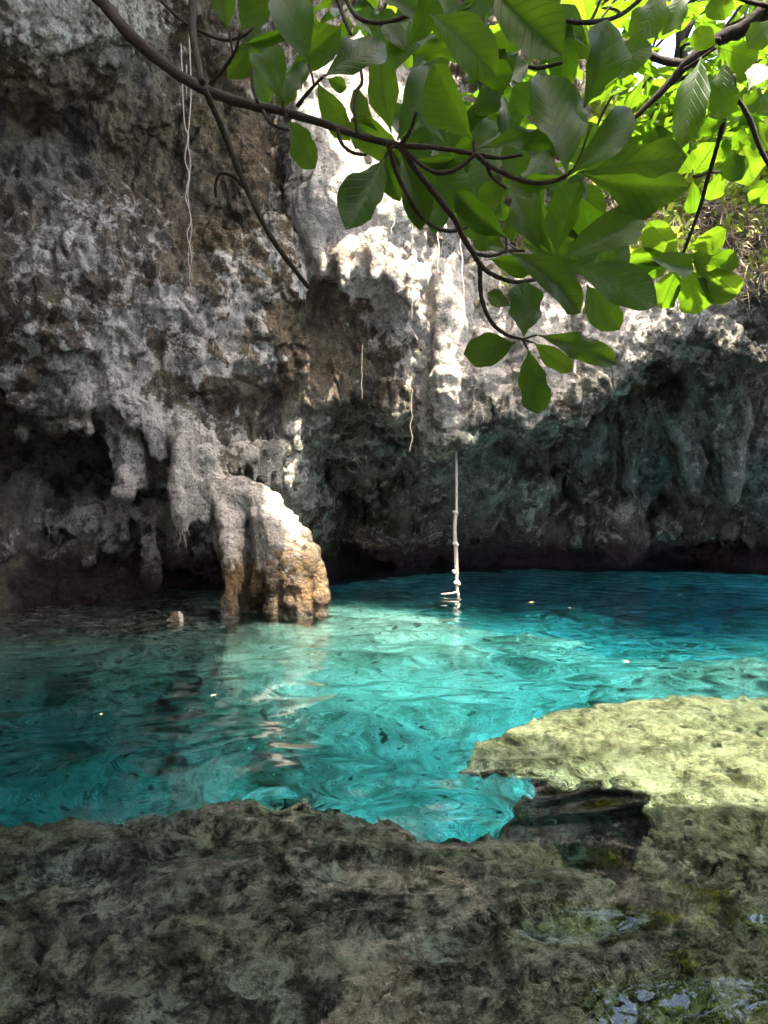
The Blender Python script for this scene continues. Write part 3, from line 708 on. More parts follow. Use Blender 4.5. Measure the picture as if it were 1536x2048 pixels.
# side and rear rock
def shell():
    a = np.linspace(0, 1, 160); hh = np.linspace(-1.5, 10.6, 60)
    path = np.array([(-8.6, 9.5), (-8.8, 5), (-8.5, 0), (-6, -4.5), (0, -5.5), (6, -4.5), (8.8, 0), (9.3, 5), (9.6, 10), (10.0, 13)])
    L = np.linspace(0, 1, len(path)); px = np.interp(a, L, path[:, 0]); py = np.interp(a, L, path[:, 1])
    A, Hh = np.meshgrid(np.arange(160), hh, indexing='ij')
    p = np.stack([px[A].ravel(), py[A].ravel(), Hh.ravel()], 1)
    top = np.where(p[:, 0] > 3, 7.2, 10.7); p[:, 2] = np.minimum(p[:, 2], top)
    nn = p[:, :2] - (0, 4); nn /= np.linalg.norm(nn, axis=1, keepdims=True)
    p[:, :2] += nn * (0.6 * fbm(p * 0.6, 4, 300, ridged=True))[:, None]
    i = np.arange(len(p)).reshape(160, 60)
    q_ = np.stack([i[:-1, :-1], i[1:, :-1], i[1:, 1:], i[:-1, 1:]], -1).reshape(-1, 4)
    me = mesh_np('shore_wall', p, q_)
    for k_ in rock_attrs: attr(me, k_, np.full(len(p), 0.7 if k_ == 'white' else 0.2 if k_ in ('brown', 'green') else 0.0))
    return tag(link('shore_wall', me, ROCK), 'rock wall closing the cenote behind the viewer', kind='structure')
shell()

# ------------------------------------------------------------------ vegetation
def attach(o, p):
    o.parent = p; o.matrix_parent_inverse = Matrix.Translation(p.location).inverted(); return o

def tube(pts, rad, seg=8, sub=4, rough=0.0, seed=0):
    """smooth tube through points, returns verts and quads"""
    pts = np.asarray(pts, float); rad = np.asarray(rad, float); n = len(pts)
    if n > 2 and sub > 1:
        ext = np.vstack([2 * pts[0] - pts[1], pts, 2 * pts[-1] - pts[-2]]); P_, R_ = [], []
        for k in range(n - 1):
            a, b, c, d = ext[k:k + 4]
            for t_ in np.arange(sub) / sub:
                P_.append(0.5 * (2 * b + (c - a) * t_ + (2 * a - 5 * b + 4 * c - d) * t_ ** 2 + (3 * b - a - 3 * c + d) * t_ ** 3)); R_.append(rad[k] + (rad[k + 1] - rad[k]) * t_)
        P_.append(pts[-1]); R_.append(rad[-1]); pts = np.array(P_); rad = np.array(R_)
    n = len(pts); tan = np.gradient(pts, axis=0); tan /= np.linalg.norm(tan, axis=1, keepdims=True) + 1e-12
    up_ = np.array((0.3, 0.2, 1.0)) if abs(tan[0][2]) < 0.85 else np.array((1.0, 0.2, 0.1))
    a = np.cross(tan[0], up_); a /= np.linalg.norm(a); V = []
    rg = np.random.default_rng(seed)
    for k in range(n):
        a = a - tan[k] * (a @ tan[k]); a /= np.linalg.norm(a) + 1e-12; b = np.cross(tan[k], a)
        for j in range(seg):
            th = 2 * math.pi * j / seg
            V.append(pts[k] + rad[k] * (1 + rough * rg.uniform(-1, 1)) * (a * math.cos(th) + b * math.sin(th)))
    Q = [(k * seg + j, k * seg + (j + 1) % seg, (k + 1) * seg + (j + 1) % seg, (k + 1) * seg + j) for k in range(n - 1) for j in range(seg)]
    V.append(pts[0]); V.append(pts[-1])
    T = [(len(V) - 2, (j + 1) % seg, j) for j in range(seg)] + [(len(V) - 1, (n - 1) * seg + j, (n - 1) * seg + (j + 1) % seg) for j in range(seg)]
    return np.array(V), Q, T

def tube_mesh(name, chains, seg=8, sub=4, rough=0.0):
    VV, FF = [], []; o = 0
    for c_, (p_, r_) in enumerate(chains):
        V, Q, T = tube(p_, r_, seg, sub, rough, c_); VV.append(V)
        FF += [tuple(i_ + o for i_ in f) for f in Q + T]; o += len(V)
    me = bpy.data.meshes.new(name); me.from_pydata(np.concatenate(VV).tolist(), [], FF)
    me.polygons.foreach_set('use_smooth', [True] * len(FF)); return me

def leaf_material():
    t = NT('almond_leaf')
    co = t.n('ShaderNodeTexCoord').outputs['Object']; sx = t.n('ShaderNodeSeparateXYZ'); t.l(co, sx.inputs[0])
    x, y = sx.outputs[0], t.math('ABSOLUTE', sx.outputs[1])
    rnd = t.n('ShaderNodeObjectInfo').outputs['Random']
    fr = t.math('FRACT', t.math('MULTIPLY', t.math('SUBTRACT', x, t.math('MULTIPLY', y, 0.55)), 9.0))
    side = t.ramp(t.math('ABSOLUTE', t.math('SUBTRACT', fr, 0.5)), [(0.0, 1.0), (0.09, 0.0)])
    mid = t.ramp(y, [(0.006, 1.0), (0.022, 0.0)])
    nz_ = t.noise(co, 6, 5, 0.6); nf = t.noise(co, 40, 3, 0.6)
    g1 = t.mix(rnd, (0.007, 0.023, 0.0035), (0.017, 0.042, 0.0065))
    g1 = t.mix(t.ramp(nz_, [(0.35, 0.0), (0.75, 0.6)]), g1, (0.027, 0.052, 0.007))
    spot = t.ramp(t.noise(t.mapping(co, (1, 1, 1)), 7, 5, 0.75), [(0.63, 0.0), (0.67, 1.0)])
    g1 = t.mix(t.math('MULTIPLY', spot, 0.55), g1, (0.09, 0.055, 0.015))
    refl = t.mix(t.math('MULTIPLY', side, 0.35), g1, (0.035, 0.085, 0.015))
    refl = t.mix(t.math('MULTIPLY', mid, 0.8), refl, (0.07, 0.10, 0.035))
    tr = t.mix(rnd, (0.22, 0.50, 0.015), (0.36, 0.62, 0.03))
    tr = t.mix(t.math('MULTIPLY', side, 0.6), tr, (0.10, 0.27, 0.01))
    tr = t.mix(t.math('MULTIPLY', mid, 0.9), tr, (0.06, 0.16, 0.01))
    tr = t.mix(t.math('MULTIPLY', spot, 0.6), tr, (0.10, 0.07, 0.01))
    hgt = t.math('ADD', t.math('MULTIPLY', side, -0.7), t.math('MULTIPLY', nf, 0.25))
    bmp = t.bump(hgt, 0.35, 0.004)
    p = t.principled(refl, 0.5, bmp, 0.2)
    tl = t.n('ShaderNodeBsdfTranslucent'); t.l(tr, tl.inputs[0]); t.l(bmp, tl.inputs['Normal'])
    mx = t.n('ShaderNodeMixShader'); mx.inputs[0].default_value = 0.21
    t.l(p.outputs[0], mx.inputs[1]); t.l(tl.outputs[0], mx.inputs[2])
    return t.done(mx.outputs[0])
LEAF = leaf_material()
t = NT('dark_bark'); P_ = t.pos()
bn = t.noise(P_, 60, 6, 0.7); BARK = t.done(t.principled(t.mix(bn, (0.010, 0.008, 0.007), (0.06, 0.046, 0.038)), 0.85, t.bump(t.math('ADD', bn, t.noise(P_, 240, 3)), 1.0, 0.004), 0.2).outputs[0])
t = NT('pale_root'); P_ = t.pos()
ROOT = t.done(t.principled(t.mix(t.noise(P_, 20, 4), (0.25, 0.19, 0.15), (0.62, 0.53, 0.45)), 0.8).outputs[0])

def leaf_mesh(seed):
    """unit leaf along +x, half width 0.5 at its widest; obovate, wavy, folded along the midrib"""
    rg = np.random.default_rng(seed); NL, NW = 13, 6
    peak = rg.uniform(0.55, 0.68); fold = rg.uniform(0.05, 0.45); droop = rg.uniform(-0.15, 0.45); ph = rg.uniform(0, 6.28, 4); wav = rg.uniform(0.025, 0.085); bend = rg.uniform(-0.12, 0.12)
    tipw = rg.uniform(0.10, 0.22)
    V = []
    for i_ in range(NL):
        t_ = i_ / (NL - 1)
        w_ = np.interp(t_, [0, .08, .2, peak * .7, peak, .82, .92, .97, 1], [.03, .10, .42, .90, 1.0, .86, .52, tipw, .015]) * 0.5
        for j_ in range(NW + 1):
            s_ = 2 * j_ / NW - 1; sg = 0 if s_ < 0 else 1
            ww = w_ * (1 + wav * 1.8 * math.sin(9 * t_ + ph[sg]) + wav * math.sin(21 * t_ + ph[2 + sg]) * (abs(s_) > .9))
            zz = fold * abs(s_) * w_ + wav * 1.3 * s_ * s_ * math.sin(11 * t_ + ph[sg]) * (w_ * 2) - droop * (t_ - 0.3) ** 2 + 0.05 * droop - 0.10 * (abs(s_) ** 2) * w_
            V.append((t_, s_ * ww + bend * math.sin(math.pi * t_), zz))
    Q = [(i_ * (NW + 1) + j_, (i_ + 1) * (NW + 1) + j_, (i_ + 1) * (NW + 1) + j_ + 1, i_ * (NW + 1) + j_ + 1) for i_ in range(NL - 1) for j_ in range(NW)]
    me = mesh_np('leaf', np.array(V), np.array(Q)); me.materials.append(LEAF); return me
LEAVES = [leaf_mesh(k) for k in range(14)]
lr = np.random.default_rng(11)

def put_leaf(parent, base, tip, width, tilt=None, mesh=None, face=None):
    """base, tip in metres; width in metres as seen; face: direction the blade faces (default towards the viewer)"""
    base = Vector(base); tip = Vector(tip); x = (tip - base); L = x.length; x.normalize()
    f = Vector(face) if face is not None else (Vector((0, 0, H)) - base).normalized()
    z = (f - x * f.dot(x)).normalized()
    a = lr.uniform(-0.55, 0.55) if tilt is None else tilt
    z = (Matrix.Rotation(a, 3, x) @ z).normalized(); y = z.cross(x)
    o = bpy.data.objects.new('leaf', LEAVES[int(lr.integers(len(LEAVES)))] if mesh is None else LEAVES[mesh]); COL.objects.link(o)
    wd = width / max(math.cos(a), 0.5); fl = 1 if lr.random() < 0.5 else -1
    M = Matrix(((x.x * L, y.x * wd * fl, z.x * L * 0.8, base.x), (x.y * L, y.y * wd * fl, z.y * L * 0.8, base.y), (x.z * L, y.z * wd * fl, z.z * L * 0.8, base.z), (0, 0, 0, 1)))
    o.parent = parent; o.matrix_parent_inverse = Matrix.Translation(parent.location).inverted(); o.matrix_basis = M
    return o

def branch(parent, pts, Y, r, name='branch', seg=8):
    """photo polyline; Y a distance or (start, end); r radius in photo pixels (start, end)"""
    Ys = np.linspace(*(Y if isinstance(Y, tuple) else (Y, Y)), len(pts)); rs = np.linspace(*(r if isinstance(r, tuple) else (r, r)), len(pts))
    me = tube_mesh(name, [([W(u, v_, y_) for (u, v_), y_ in zip(pts, Ys)], [a / F * y_ for a, y_ in zip(rs, Ys)])], seg, 5, 0.14)
    o = link(name, me, BARK); return attach(o, parent)

treeA = empty('almond_tree', W(-900, -900, 2.6))
tag(treeA, 'dark leafy tree branch reaching in from the top, its leaves in shade', 'tree')
for pts, Y, r in [
  ([(-900,-900),(-300,-430),(0,-160),(190,-10),(250,60),(330,130),(400,175),(480,205),(560,222),(640,245),(720,272),(800,292)], (2.6,1.55), (15,6.5)),
  ([(380,-400),(392,-120),(388,-20),(385,60),(397,130),(404,165)], (1.95,1.75), (8,6.5)),
  ([(408,175),(430,225),(450,270),(490,370),(540,470),(590,540),(617,575)], (1.75,1.95), (6.5,4.5)),
  ([(488,375),(465,352),(440,348),(431,372),(432,395)], (1.85,1.9), (4,2.5)),
  ([(420,170),(452,132),(472,100),(480,66)], (1.72,1.65), (5,2.5)),
  ([(458,62),(463,90),(466,108)], 1.68, (2,2.5)),
  ([(320,0),(370,45),(430,75),(470,78),(510,52),(530,-10)], (2.2,2.1), (3.5,3)),
  ([(595,212),(625,175),(650,150)], (1.6,1.5), (4.5,2.5)),
  ([(617,128),(624,150),(628,172)], 1.52, (2,2.5)),
  ([(566,203),(566,215),(570,226)], 1.58, (2,3)),
  ([(578,240),(572,230),(566,224)], 1.58, (2,3)),
  ([(498,85),(506,130),(505,170),(516,205)], (1.8,1.65), (3,3.5)),
  ([(526,222),(540,245),(560,256),(578,261)], (1.63,1.6), (3.5,2.5)),
  ([(674,258),(684,288),(705,305),(733,310)], (1.6,1.58), (4,2.8)),
  ([(715,268),(709,225),(712,185),(724,165),(720,130)], (1.6,1.62), (3.5,3)),
  ([(800,292),(820,262),(833,224)], (1.55,1.5), (5,3)),
  ([(800,292),(870,295),(950,308),(1000,316),(1046,309)], (1.55,1.5), (6,3)),
  ([(808,298),(850,335),(880,346),(920,335),(950,308)], (1.55,1.52), (4.5,4)),
  ([(800,294),(840,350),(880,400),(910,440),(927,475),(945,505),(967,537),(1000,556),(1035,564),(1080,558)], (1.55,1.7), (6.5,4)),
  ([(775,288),(795,350),(820,400),(850,440),(885,460),(915,460),(945,447),(972,430)], (1.57,1.7), (5,3)),
  ([(960,525),(962,590),(980,640),(1010,668),(1046,679)], (1.65,1.7), (5,3)),
  ([(950,508),(985,512),(1015,502),(1050,502)], (1.65,1.66), (4,2.5)),
  ([(950,308),(985,335),(1040,360),(1085,366),(1120,358),(1150,338)], (1.52,1.48), (5.5,3.5)),
  ([(972,326),(985,355),(1012,376)], (1.52,1.55), (4,3)),
  ([(1133,352),(1134,310),(1133,280)], 1.46, (2.5,2)),
  ([(1146,342),(1165,300),(1182,250)], 1.46, (2.5,2)),
  ([(769,317),(778,300),(788,292)], 1.55, (2.2,3)),
  ([(947,281),(948,296),(950,308)], 1.52, (2.2,3)),
  ([(1066,685),(1055,682),(1045,679)], 1.7, (1.8,2.5)), ([(1074,670),(1060,674),(1046,679)], 1.7, (1.8,2.5)), ([(1056,698),(1050,688),(1045,679)], 1.7, (1.8,2.5)),
  ([(1012,475),(1013,490),(1014,502)], 1.66, (2,2.5)),
  ([(660,-60),(672,-10),(688,35),(702,70)], (2.4,2.3), (4.5,3.5)),
  ([(680,-40),(700,15),(725,40),(770,45),(820,28),(860,-15)], (2.2,2.0), (5,4)),
  ([(900,-120),(960,20),(985,90),(1040,125),(1075,136),(1125,125)], (2.2,2.1), (6,3.5)),
  ([(1060,60),(1100,20),(1130,-30)], 2.2, (3.5,4)), ([(1100,40),(1115,40),(1180,45),(1240,30),(1290,-10)], 2.1, (5,4.5)), ([(1180,45),(1195,15),(1210,-30)], 2.1, (3,2.5)),
 ]: branch(treeA, pts, Y, r)

TR = [  # base, tip, width in photo pixels, distance
 (456,62,430,-45,52,1.65),(480,64,514,-45,74,1.62),(618,128,566,-25,86,1.5),(485,90,580,60,28,1.6),(566,203,503,98,40,1.58),(571,200,617,125,42,1.56),(566,178,545,82,50,1.75),(560,172,494,100,34,1.7),
 (646,154,775,72,74,1.48),(578,240,628,337,56,1.55),(769,317,692,462,86,1.5),(782,268,750,95,68,1.6),(794,281,862,120,72,1.55),(947,281,868,130,86,1.48),(893,290,858,178,58,1.7),(820,110,920,98,40,1.9),
 (858,26,990,142,92,1.55),(820,92,872,-8,56,1.8),(952,160,1026,150,58,1.75),(812,104,768,42,42,1.95),(722,48,795,28,42,2.2),(655,158,694,176,30,1.9),(753,262,698,176,40,1.85),(780,276,722,258,22,1.9),
 (800,309,843,454,62,1.62),(812,308,938,402,92,1.66),(825,318,930,330,36,1.6),(770,300,796,402,42,1.85),(895,402,868,462,38,2.3),(925,410,929,437,20,2.6),(1012,475,912,382,58,1.6),(1018,376,958,398,50,1.7),
 (1082,502,1036,388,58,1.6),(1106,514,1078,378,44,1.75),(1112,514,1162,362,68,1.62),(1124,516,1286,434,84,1.5),(1142,532,1322,602,84,1.5),(1015,502,1178,620,74,1.52),(978,518,1070,540,46,1.75),(1012,498,976,492,26,1.8),
 (1173,568,1238,658,66,1.8),(1046,672,1052,566,78,1.62),(1022,612,977,584,34,1.75),(1032,684,930,707,70,1.66),(1056,698,1078,828,68,1.64),(1066,685,1142,746,42,1.68),(1074,670,1238,728,58,1.64),(1047,676,1053,640,16,1.7),
 (982,-20,1126,114,110,1.38),(1168,216,1224,34,86,1.5),(1133,348,1082,136,106,1.4),(1082,232,1022,172,62,1.7),(958,296,1156,270,50,1.45),(1050,266,1028,352,62,1.65),(1140,350,1276,206,72,1.44),(1152,346,1368,312,94,1.5),(1168,350,1382,386,82,1.42),
 (1138,354,1036,364,34,1.7),(940,300,995,240,46,2.0),(1010,478,958,440,36,1.9),(1010,300,960,350,40,2.0),(640,60,600,-20,40,2.3),(905,60,880,-30,60,1.9),(960,50,975,-40,56,1.9),(700,70,672,110,30,2.3),(1000,400,1018,440,30,2.4)]
for u0, v0, u1, v1, w_, Y in TR:
    L_ = math.hypot(u1 - u0, v1 - v0) / F * Y; dy = lr.uniform(-0.35, 0.35) * L_
    put_leaf(treeA, W(u0, v0, Y), W(u1, v1, Y + dy), w_ / F * Y * 0.95, lr.uniform(-0.6, 0.6))

def crown(parent, n_, lo, hi, ok, name='foliage'):
    base_m = LEAVES[3]; co = np.zeros(len(base_m.vertices) * 3, np.float32); base_m.vertices.foreach_get('co', co); co = co.reshape(-1, 3)[::1]
    qs = np.array([p_.vertices[:] for p_ in base_m.polygons])
    VV, QQ = [], []; o_ = 0; big = 1.5 if name == 'crown' else 1.0
    while len(VV) < n_:
        c_ = lr.uniform(lo, hi)
        if not ok(c_): continue
        d_ = lr.normal(size=3) * (1, 1, .45); d_ /= np.linalg.norm(d_); z_ = lr.normal(size=3) * .35 + (0, 0, 1); z_ -= d_ * (z_ @ d_); z_ /= np.linalg.norm(z_); y_ = np.cross(z_, d_); L_ = lr.uniform(.17, .27) * big
        VV.append(c_ + co[:, :1] * d_ * L_ + co[:, 1:2] * y_ * L_ * .5 + co[:, 2:] * z_ * L_ * .6); QQ.append(qs + o_); o_ += len(co)
    return attach(link(name, mesh_np(name, np.concatenate(VV), np.concatenate(QQ)), LEAF), parent)
fo = crown(treeA, 700, (-2.4, -0.6, 2.3), (2.6, 2.9, 4.6), lambda c_: c_[2] > 1.55 + 0.72 * max(c_[1], 0.6) and (c_[1] < 2.25 or c_[0] < 0.4)); fo['kind'] = 'stuff'  # unseen crown overhead, added and shaped to keep the near leaves dark

for cu, cv, su, sv, n_ in [(600,110,90,70,8),(800,150,110,90,12),(960,210,90,90,10),(1100,300,110,90,12),(870,370,70,50,8),(1060,440,70,60,8),(1180,520,90,60,6),(1150,120,90,80,8),(950,40,120,40,8)]:
    for _ in range(n_):                                   # more shaded leaves further back on the same boughs
        u0, v0 = lr.normal(cu, su * .6), lr.normal(cv, sv * .6); Y = lr.uniform(1.85, 2.5); a = lr.uniform(0, 6.28); L_ = lr.uniform(.13, .20)
        b0 = W(u0, v0, Y); put_leaf(treeA, b0, b0 + L_ * np.array((math.cos(a), lr.uniform(-.4, .4), math.sin(a))), L_ * lr.uniform(.38, .5), lr.uniform(-.7, .7))
treeB = empty('almond_tree', W(2300, -700, 2.8))
tag(treeB, 'tree reaching in from the upper right, bright sunlit leaves above the rim', 'tree')
for pts, Y, r in [
  ([(2300,-700),(1800,-250),(1600,-40),(1536,20),(1490,55),(1440,78),(1380,122),(1345,160),(1290,215),(1240,262)], (2.8,3.2), (26,3.5)),
  ([(1540,15),(1505,75),(1466,132),(1456,190),(1448,240),(1432,300),(1415,360),(1395,430),(1363,516)], (2.6,3.3), (6.5,3)),
  ([(1466,150),(1472,190),(1500,240),(1520,295),(1560,370)], (2.7,2.9), (5,5)),
  ([(1440,78),(1400,84),(1366,92),(1362,115)], (2.9,3.1), (3.5,2.5)),
  ([(1436,92),(1400,118),(1366,140)], (2.8,2.9), (3,2.5)),
  ([(1700,-60),(1560,5),(1520,8),(1470,-5)], (2.6,2.6), (6,4)),
  ([(1230,80),(1280,100),(1330,122),(1400,128)], (3.4,3.4), (8,7)),
  ([(1418,345),(1400,352),(1386,353)], (3.2,3.2), (3,2.5)), ([(1416,346),(1432,344),(1442,345)], (3.2,3.2), (3,2)),
 ]: branch(treeB, pts, Y, r)
for u0, v0, u1, v1, w_, Y in [
 (1402,112,1362,283,62,2.5),(1450,120,1440,236,56,2.5),(1434,90,1385,64,42,2.6),(1430,92,1518,124,54,2.5),(1334,-25,1276,78,60,2.3),(1368,-20,1330,62,42,2.4),(1440,-25,1446,36,50,2.5),(1550,35,1498,92,48,2.4),(1452,240,1370,263,34,2.9),
 (1357,506,1298,448,50,3.3),(1345,516,1248,532,44,3.3),(1350,522,1270,546,32,3.3),(1358,528,1322,617,44,3.3),(1372,532,1398,624,58,3.3),(1385,522,1480,592,54,3.3),(1373,508,1476,528,40,3.3),(1372,497,1452,458,44,3.3),
 (1387,350,1432,284,48,3.25),(1428,336,1502,332,40,3.25),(1442,342,1418,402,34,3.3),(1386,360,1392,432,30,3.3),(1384,346,1355,318,30,3.3),(1478,282,1512,372,50,3.2),(1462,300,1500,272,36,3.3),(1545,360,1508,412,44,3.2),
 (1500,240,1536,300,44,3.0),(1510,230,1560,180,50,3.0),(1496,180,1530,120,44,3.1),(1478,210,1530,190,40,3.1),(1540,395,1500,380,34,3.3)]:
    L_ = math.hypot(u1 - u0, v1 - v0) / F * Y; dy = lr.uniform(-0.3, 0.3) * L_
    if Y < 3.15: put_leaf(treeB, W(u0, v0, Y), W(u1, v1, Y + dy), w_ / F * Y * 1.06, lr.uniform(-0.45, 0.45))
    else: put_leaf(treeB, W(u0, v0, Y), W(u1, v1, Y + 0.85 * (v1 - v0) / F * Y + 0.2 * dy), w_ / F * Y * 1.25, lr.uniform(-0.25, 0.25), None, (-.1, -.75, -.66))   # spread flat to the sun, seen from below
# whorls of leaves deeper in the crown, in the sun
WH = [(1300,40,4.0),(1240,20,4.4),(1180,70,4.2),(1120,20,4.6),(1060,40,4.4),(1010,150,4.6),(1240,120,4.2),(1290,150,4.4),(1330,190,4.6),(1230,190,4.8),(1400,30,4.2),(1480,60,4.0),(1530,100,4.2),(1420,180,4.6),(1500,180,4.2),
      (1250,250,4.8),(1300,240,4.3),(1340,250,4.9),(1380,210,4.2),(1440,260,4.4),(1000,230,4.8),(960,200,4.6),(900,60,4.8),(1190,20,4.9),(850,70,4.8),(760,30,4.6),(700,20,4.9),(970,90,4.6),(1110,120,4.8),(1540,250,4.3),(1010,280,4.7),(1360,10,4.7),(620,30,4.9),(1180,330,4.6),(880,410,4.8)]
for k, (u, v_, Y) in enumerate(WH):
    c = W(u, v_, Y); e = c + np.array((lr.uniform(.1, .5), lr.uniform(-.3, .3), lr.uniform(.25, .6)))
    tw = link('twig', tube_mesh('twig', [([e, 0.5 * (c + e) + lr.uniform(-.05, .05, 3), c], [.010, .008, .005])], 6, 4, 0.1), BARK); attach(tw, treeB)
    n_ = 7; a0 = lr.uniform(0, 6.28)
    for j in range(n_):
        a = a0 + j * 2.4 + lr.uniform(-.2, .2); el = lr.uniform(-0.75, 0.25)
        d = np.array((math.cos(a) * math.cos(el), math.sin(a) * math.cos(el), math.sin(el))); L_ = lr.uniform(0.17, 0.26)
        put_leaf(treeB, c + d * 0.03, c + d * (0.03 + L_), L_ * lr.uniform(.42, .52), lr.uniform(-.3, .3), None, (d[0] * .3, d[1] * .3, 1.0))

def bank_tree(at, cen, rad, n_, label):
    at = np.array(at, float); tr = empty('bank_tree', at); tag(tr, label, 'tree', 'trees on the bank above the rim')
    c_ = np.array(cen, float)
    ch = [([at, 0.5 * (at + c_) + (.15, .1, 0), c_, c_ + (0.1, 0, rad[2] * .7)], [.16, .12, .08, .03])]
    for _ in range(6):
        d = lr.normal(size=3) * (1, 1, .5); d /= np.linalg.norm(d); b_ = at + (c_ - at) * lr.uniform(.6, 1.0)
        ch.append(([b_, b_ + d * np.array(rad) * .4 + (0, 0, .2), b_ + d * np.array(rad) * .8], [.06, .04, .015]))
    attach(link('trunk', tube_mesh('trunk', ch, 7, 4, .1), BARK), tr)
    def ok(p_):
        e_ = np.linalg.norm((p_ - c_) / rad)
        gap = math.hypot(CX + F * p_[0] / p_[1] - 1338, CY - F * (p_[2] - H) / p_[1] - 70)
        return e_ < 1 and gap > 55 and pn(p_[None] * 1.1, 600)[0] > -0.18
    f_ = crown(tr, n_, c_ - rad, c_ + rad, ok, 'crown'); f_['kind'] = 'stuff'
    f_.matrix_basis = Matrix.Identity(4)
bank_tree((4.9, 12.4, 6.3), (4.9, 12.2, 9.4), np.array((3.2, 2.0, 2.9)), 1500, 'sunlit broad-leaved tree on the bank filling the top right corner')
bank_tree((3.3, 11.3, 8.4), (3.5, 8.9, 10.2), np.array((2.2, 0.95, 0.9)), 300, 'unseen tree leaning over the rim, added to shade the rock behind the rope')  # crown set up-sun and out of view to dapple the right wall
bank_tree((8.4, 10.4, 6.0), (8.0, 9.6, 8.9), np.array((2.4, 2.4, 2.6)), 900, 'tree on the right bank beyond the edge of the picture')

# ------------------------------------------------------------------ bank above the rim: scrub and dry grass
def blades(name, base, vec, wid, mat, curl=0.25):
    n_ = len(base); side_ = np.cross(vec, lr.normal(size=(n_, 3))); side_ /= np.linalg.norm(side_, axis=1, keepdims=True) + 1e-9
    m_ = base + vec * 0.55 + lr.normal(size=(n_, 3)) * np.linalg.norm(vec, axis=1, keepdims=True) * curl * 0.5
    V = np.stack([base - side_ * wid[:, None] * .5, base + side_ * wid[:, None] * .5, m_ + side_ * wid[:, None] * .5, m_ - side_ * wid[:, None] * .5, base + vec], 1).reshape(-1, 3)
    i_ = np.arange(n_)[:, None] * 5
    T = np.concatenate([i_ + np.array([[0, 1, 2]]), i_ + np.array([[0, 2, 3]]), i_ + np.array([[3, 2, 4]])])
    return link(name, mesh_np(name, V, T, False), mat)
vis = (v[:, 0] > 1.9) & (v[:, 2] > 4.6) & (v[:, 0] < 9)
top_i = np.nonzero(vis & (nrm[:, 2] > 0.35))[0]; face_i = np.nonzero(vis & (nrm[:, 2] > -0.1) & (v[:, 2] < 6.4) & (v[:, 1] < 12.5))[0]
t = NT('dry_grass'); rn = t.noise(t.pos(), 14, 3)
DRY = t.done(t.principled(t.mix(rn, (0.30, 0.22, 0.15), (0.62, 0.50, 0.34)), 0.8).outputs[0])
t = NT('scrub_leaf'); rn = t.noise(t.pos(), 5, 4)
p = t.principled(t.mix(rn, (0.07, 0.12, 0.015), (0.20, 0.22, 0.04)), 0.6); tl = t.n('ShaderNodeBsdfTranslucent'); tl.inputs[0].default_value = (0.38, 0.48, 0.05, 1)
mx = t.n('ShaderNodeMixShader'); mx.inputs[0].default_value = 0.4; t.l(p.outputs[0], mx.inputs[1]); t.l(tl.outputs[0], mx.inputs[2]); SCRUB = t.done(mx.outputs[0])
ii = lr.choice(face_i, 9000); b_ = v[ii]; vec = nrm[ii] * 0.10 + lr.normal(size=(9000, 3)) * 0.09 + np.array((0, -.04, -.10))
tag(blades('dry_grass', b_, vec, lr.uniform(.006, .014, 9000), DRY, 0.5), 'pale dry grass and rootlets matted along the sunlit rim', 'grass', kind='stuff')
ii = lr.choice(top_i, 26000); b_ = v[ii] + lr.normal(size=(26000, 3)) * (.12, .12, .05) + np.array((0, 0, .05)) + nrm[ii] * lr.uniform(0, .45, (26000, 1)) * smooth(-.3, .5, pn(v[ii] * .8, 400))[:, None]
vec = lr.normal(size=(26000, 3)) * 0.08 + np.array((0, -.03, .03))
tag(blades('undergrowth', b_, vec, lr.uniform(.04, .09, 26000), SCRUB, 0.2), 'yellow-green scrub covering the bank above the rim', 'undergrowth', kind='stuff')

# ------------------------------------------------------------------ rope with knots
t = NT('white_rope'); P_ = t.pos()
ROPE = t.done(t.principled(t.mix(t.noise(P_, 40, 4), (0.34, 0.30, 0.24), (0.68, 0.63, 0.54)), 0.9, t.bump(t.noise(P_, 300, 3), 0.6, 0.004), 0.1).outputs[0])
rope = empty('swing_rope', W(913, 1188, 10.7)); tag(rope, 'white knotted rope hanging from the overhang down to the water', 'rope')
def rope_piece(v0, v1, off, turns, u0=912, u1=913, r=1.8):
    n_ = 40; ch = []; sw = lr.uniform(-.018, .018)
    for ph in (0, 2.1, 4.2):
        ch.append(([W(u0 + (u1 - u0) * k / n_, v0 + (v1 - v0) * k / n_, 10.7) + np.array((off * math.cos(ph + turns * 6.28 * k / n_), off * math.sin(ph + turns * 6.28 * k / n_), 0)) + np.array((sw * math.sin(math.pi * k / n_), 0, 0)) for k in range(n_ + 1)], [r / F * 10.7] * (n_ + 1)))
    return attach(link('strand', tube_mesh('strand', ch, 6, 1), ROPE), rope)
rope_piece(842, 875, .010, 2, 910, 912); rope_piece(875, 1025, .009, 9); rope_piece(1025, 1088, .017, 3, 912, 911); rope_piece(1088, 1147, .020, 3, 911, 913); rope_piece(1147, 1192, .016, 3, 913, 916)
def knot(u, v_, s_):
    u += lr.uniform(-.5, .5)
    c = W(u, v_, 10.7 - 0.01); a0 = lr.uniform(0, 6)
    pts = [c + s_ * np.array(((math.sin(a) + 2 * math.sin(2 * a)) * .33, (math.cos(a) - 2 * math.cos(2 * a)) * .33, -math.sin(3 * a) * .42 + .12 * math.cos(a + a0))) for a in np.linspace(0, 6.28, 28)]
    attach(link('knot', tube_mesh('knot', [(pts, [.015] * 28)], 6, 2), ROPE), rope)
for u, v_, s_ in [(912,875,.032),(911,1025,.036),(911,1088,.036),(911,1144,.042),(914,1166,.045)]: knot(u, v_, s_)
attach(link('rope_end', tube_mesh('rope_end', [([W(915,1184,10.68), W(900,1187,10.6), W(882,1188,10.58)], [.013, .012, .009])], 6, 4, .1), ROPE), rope)

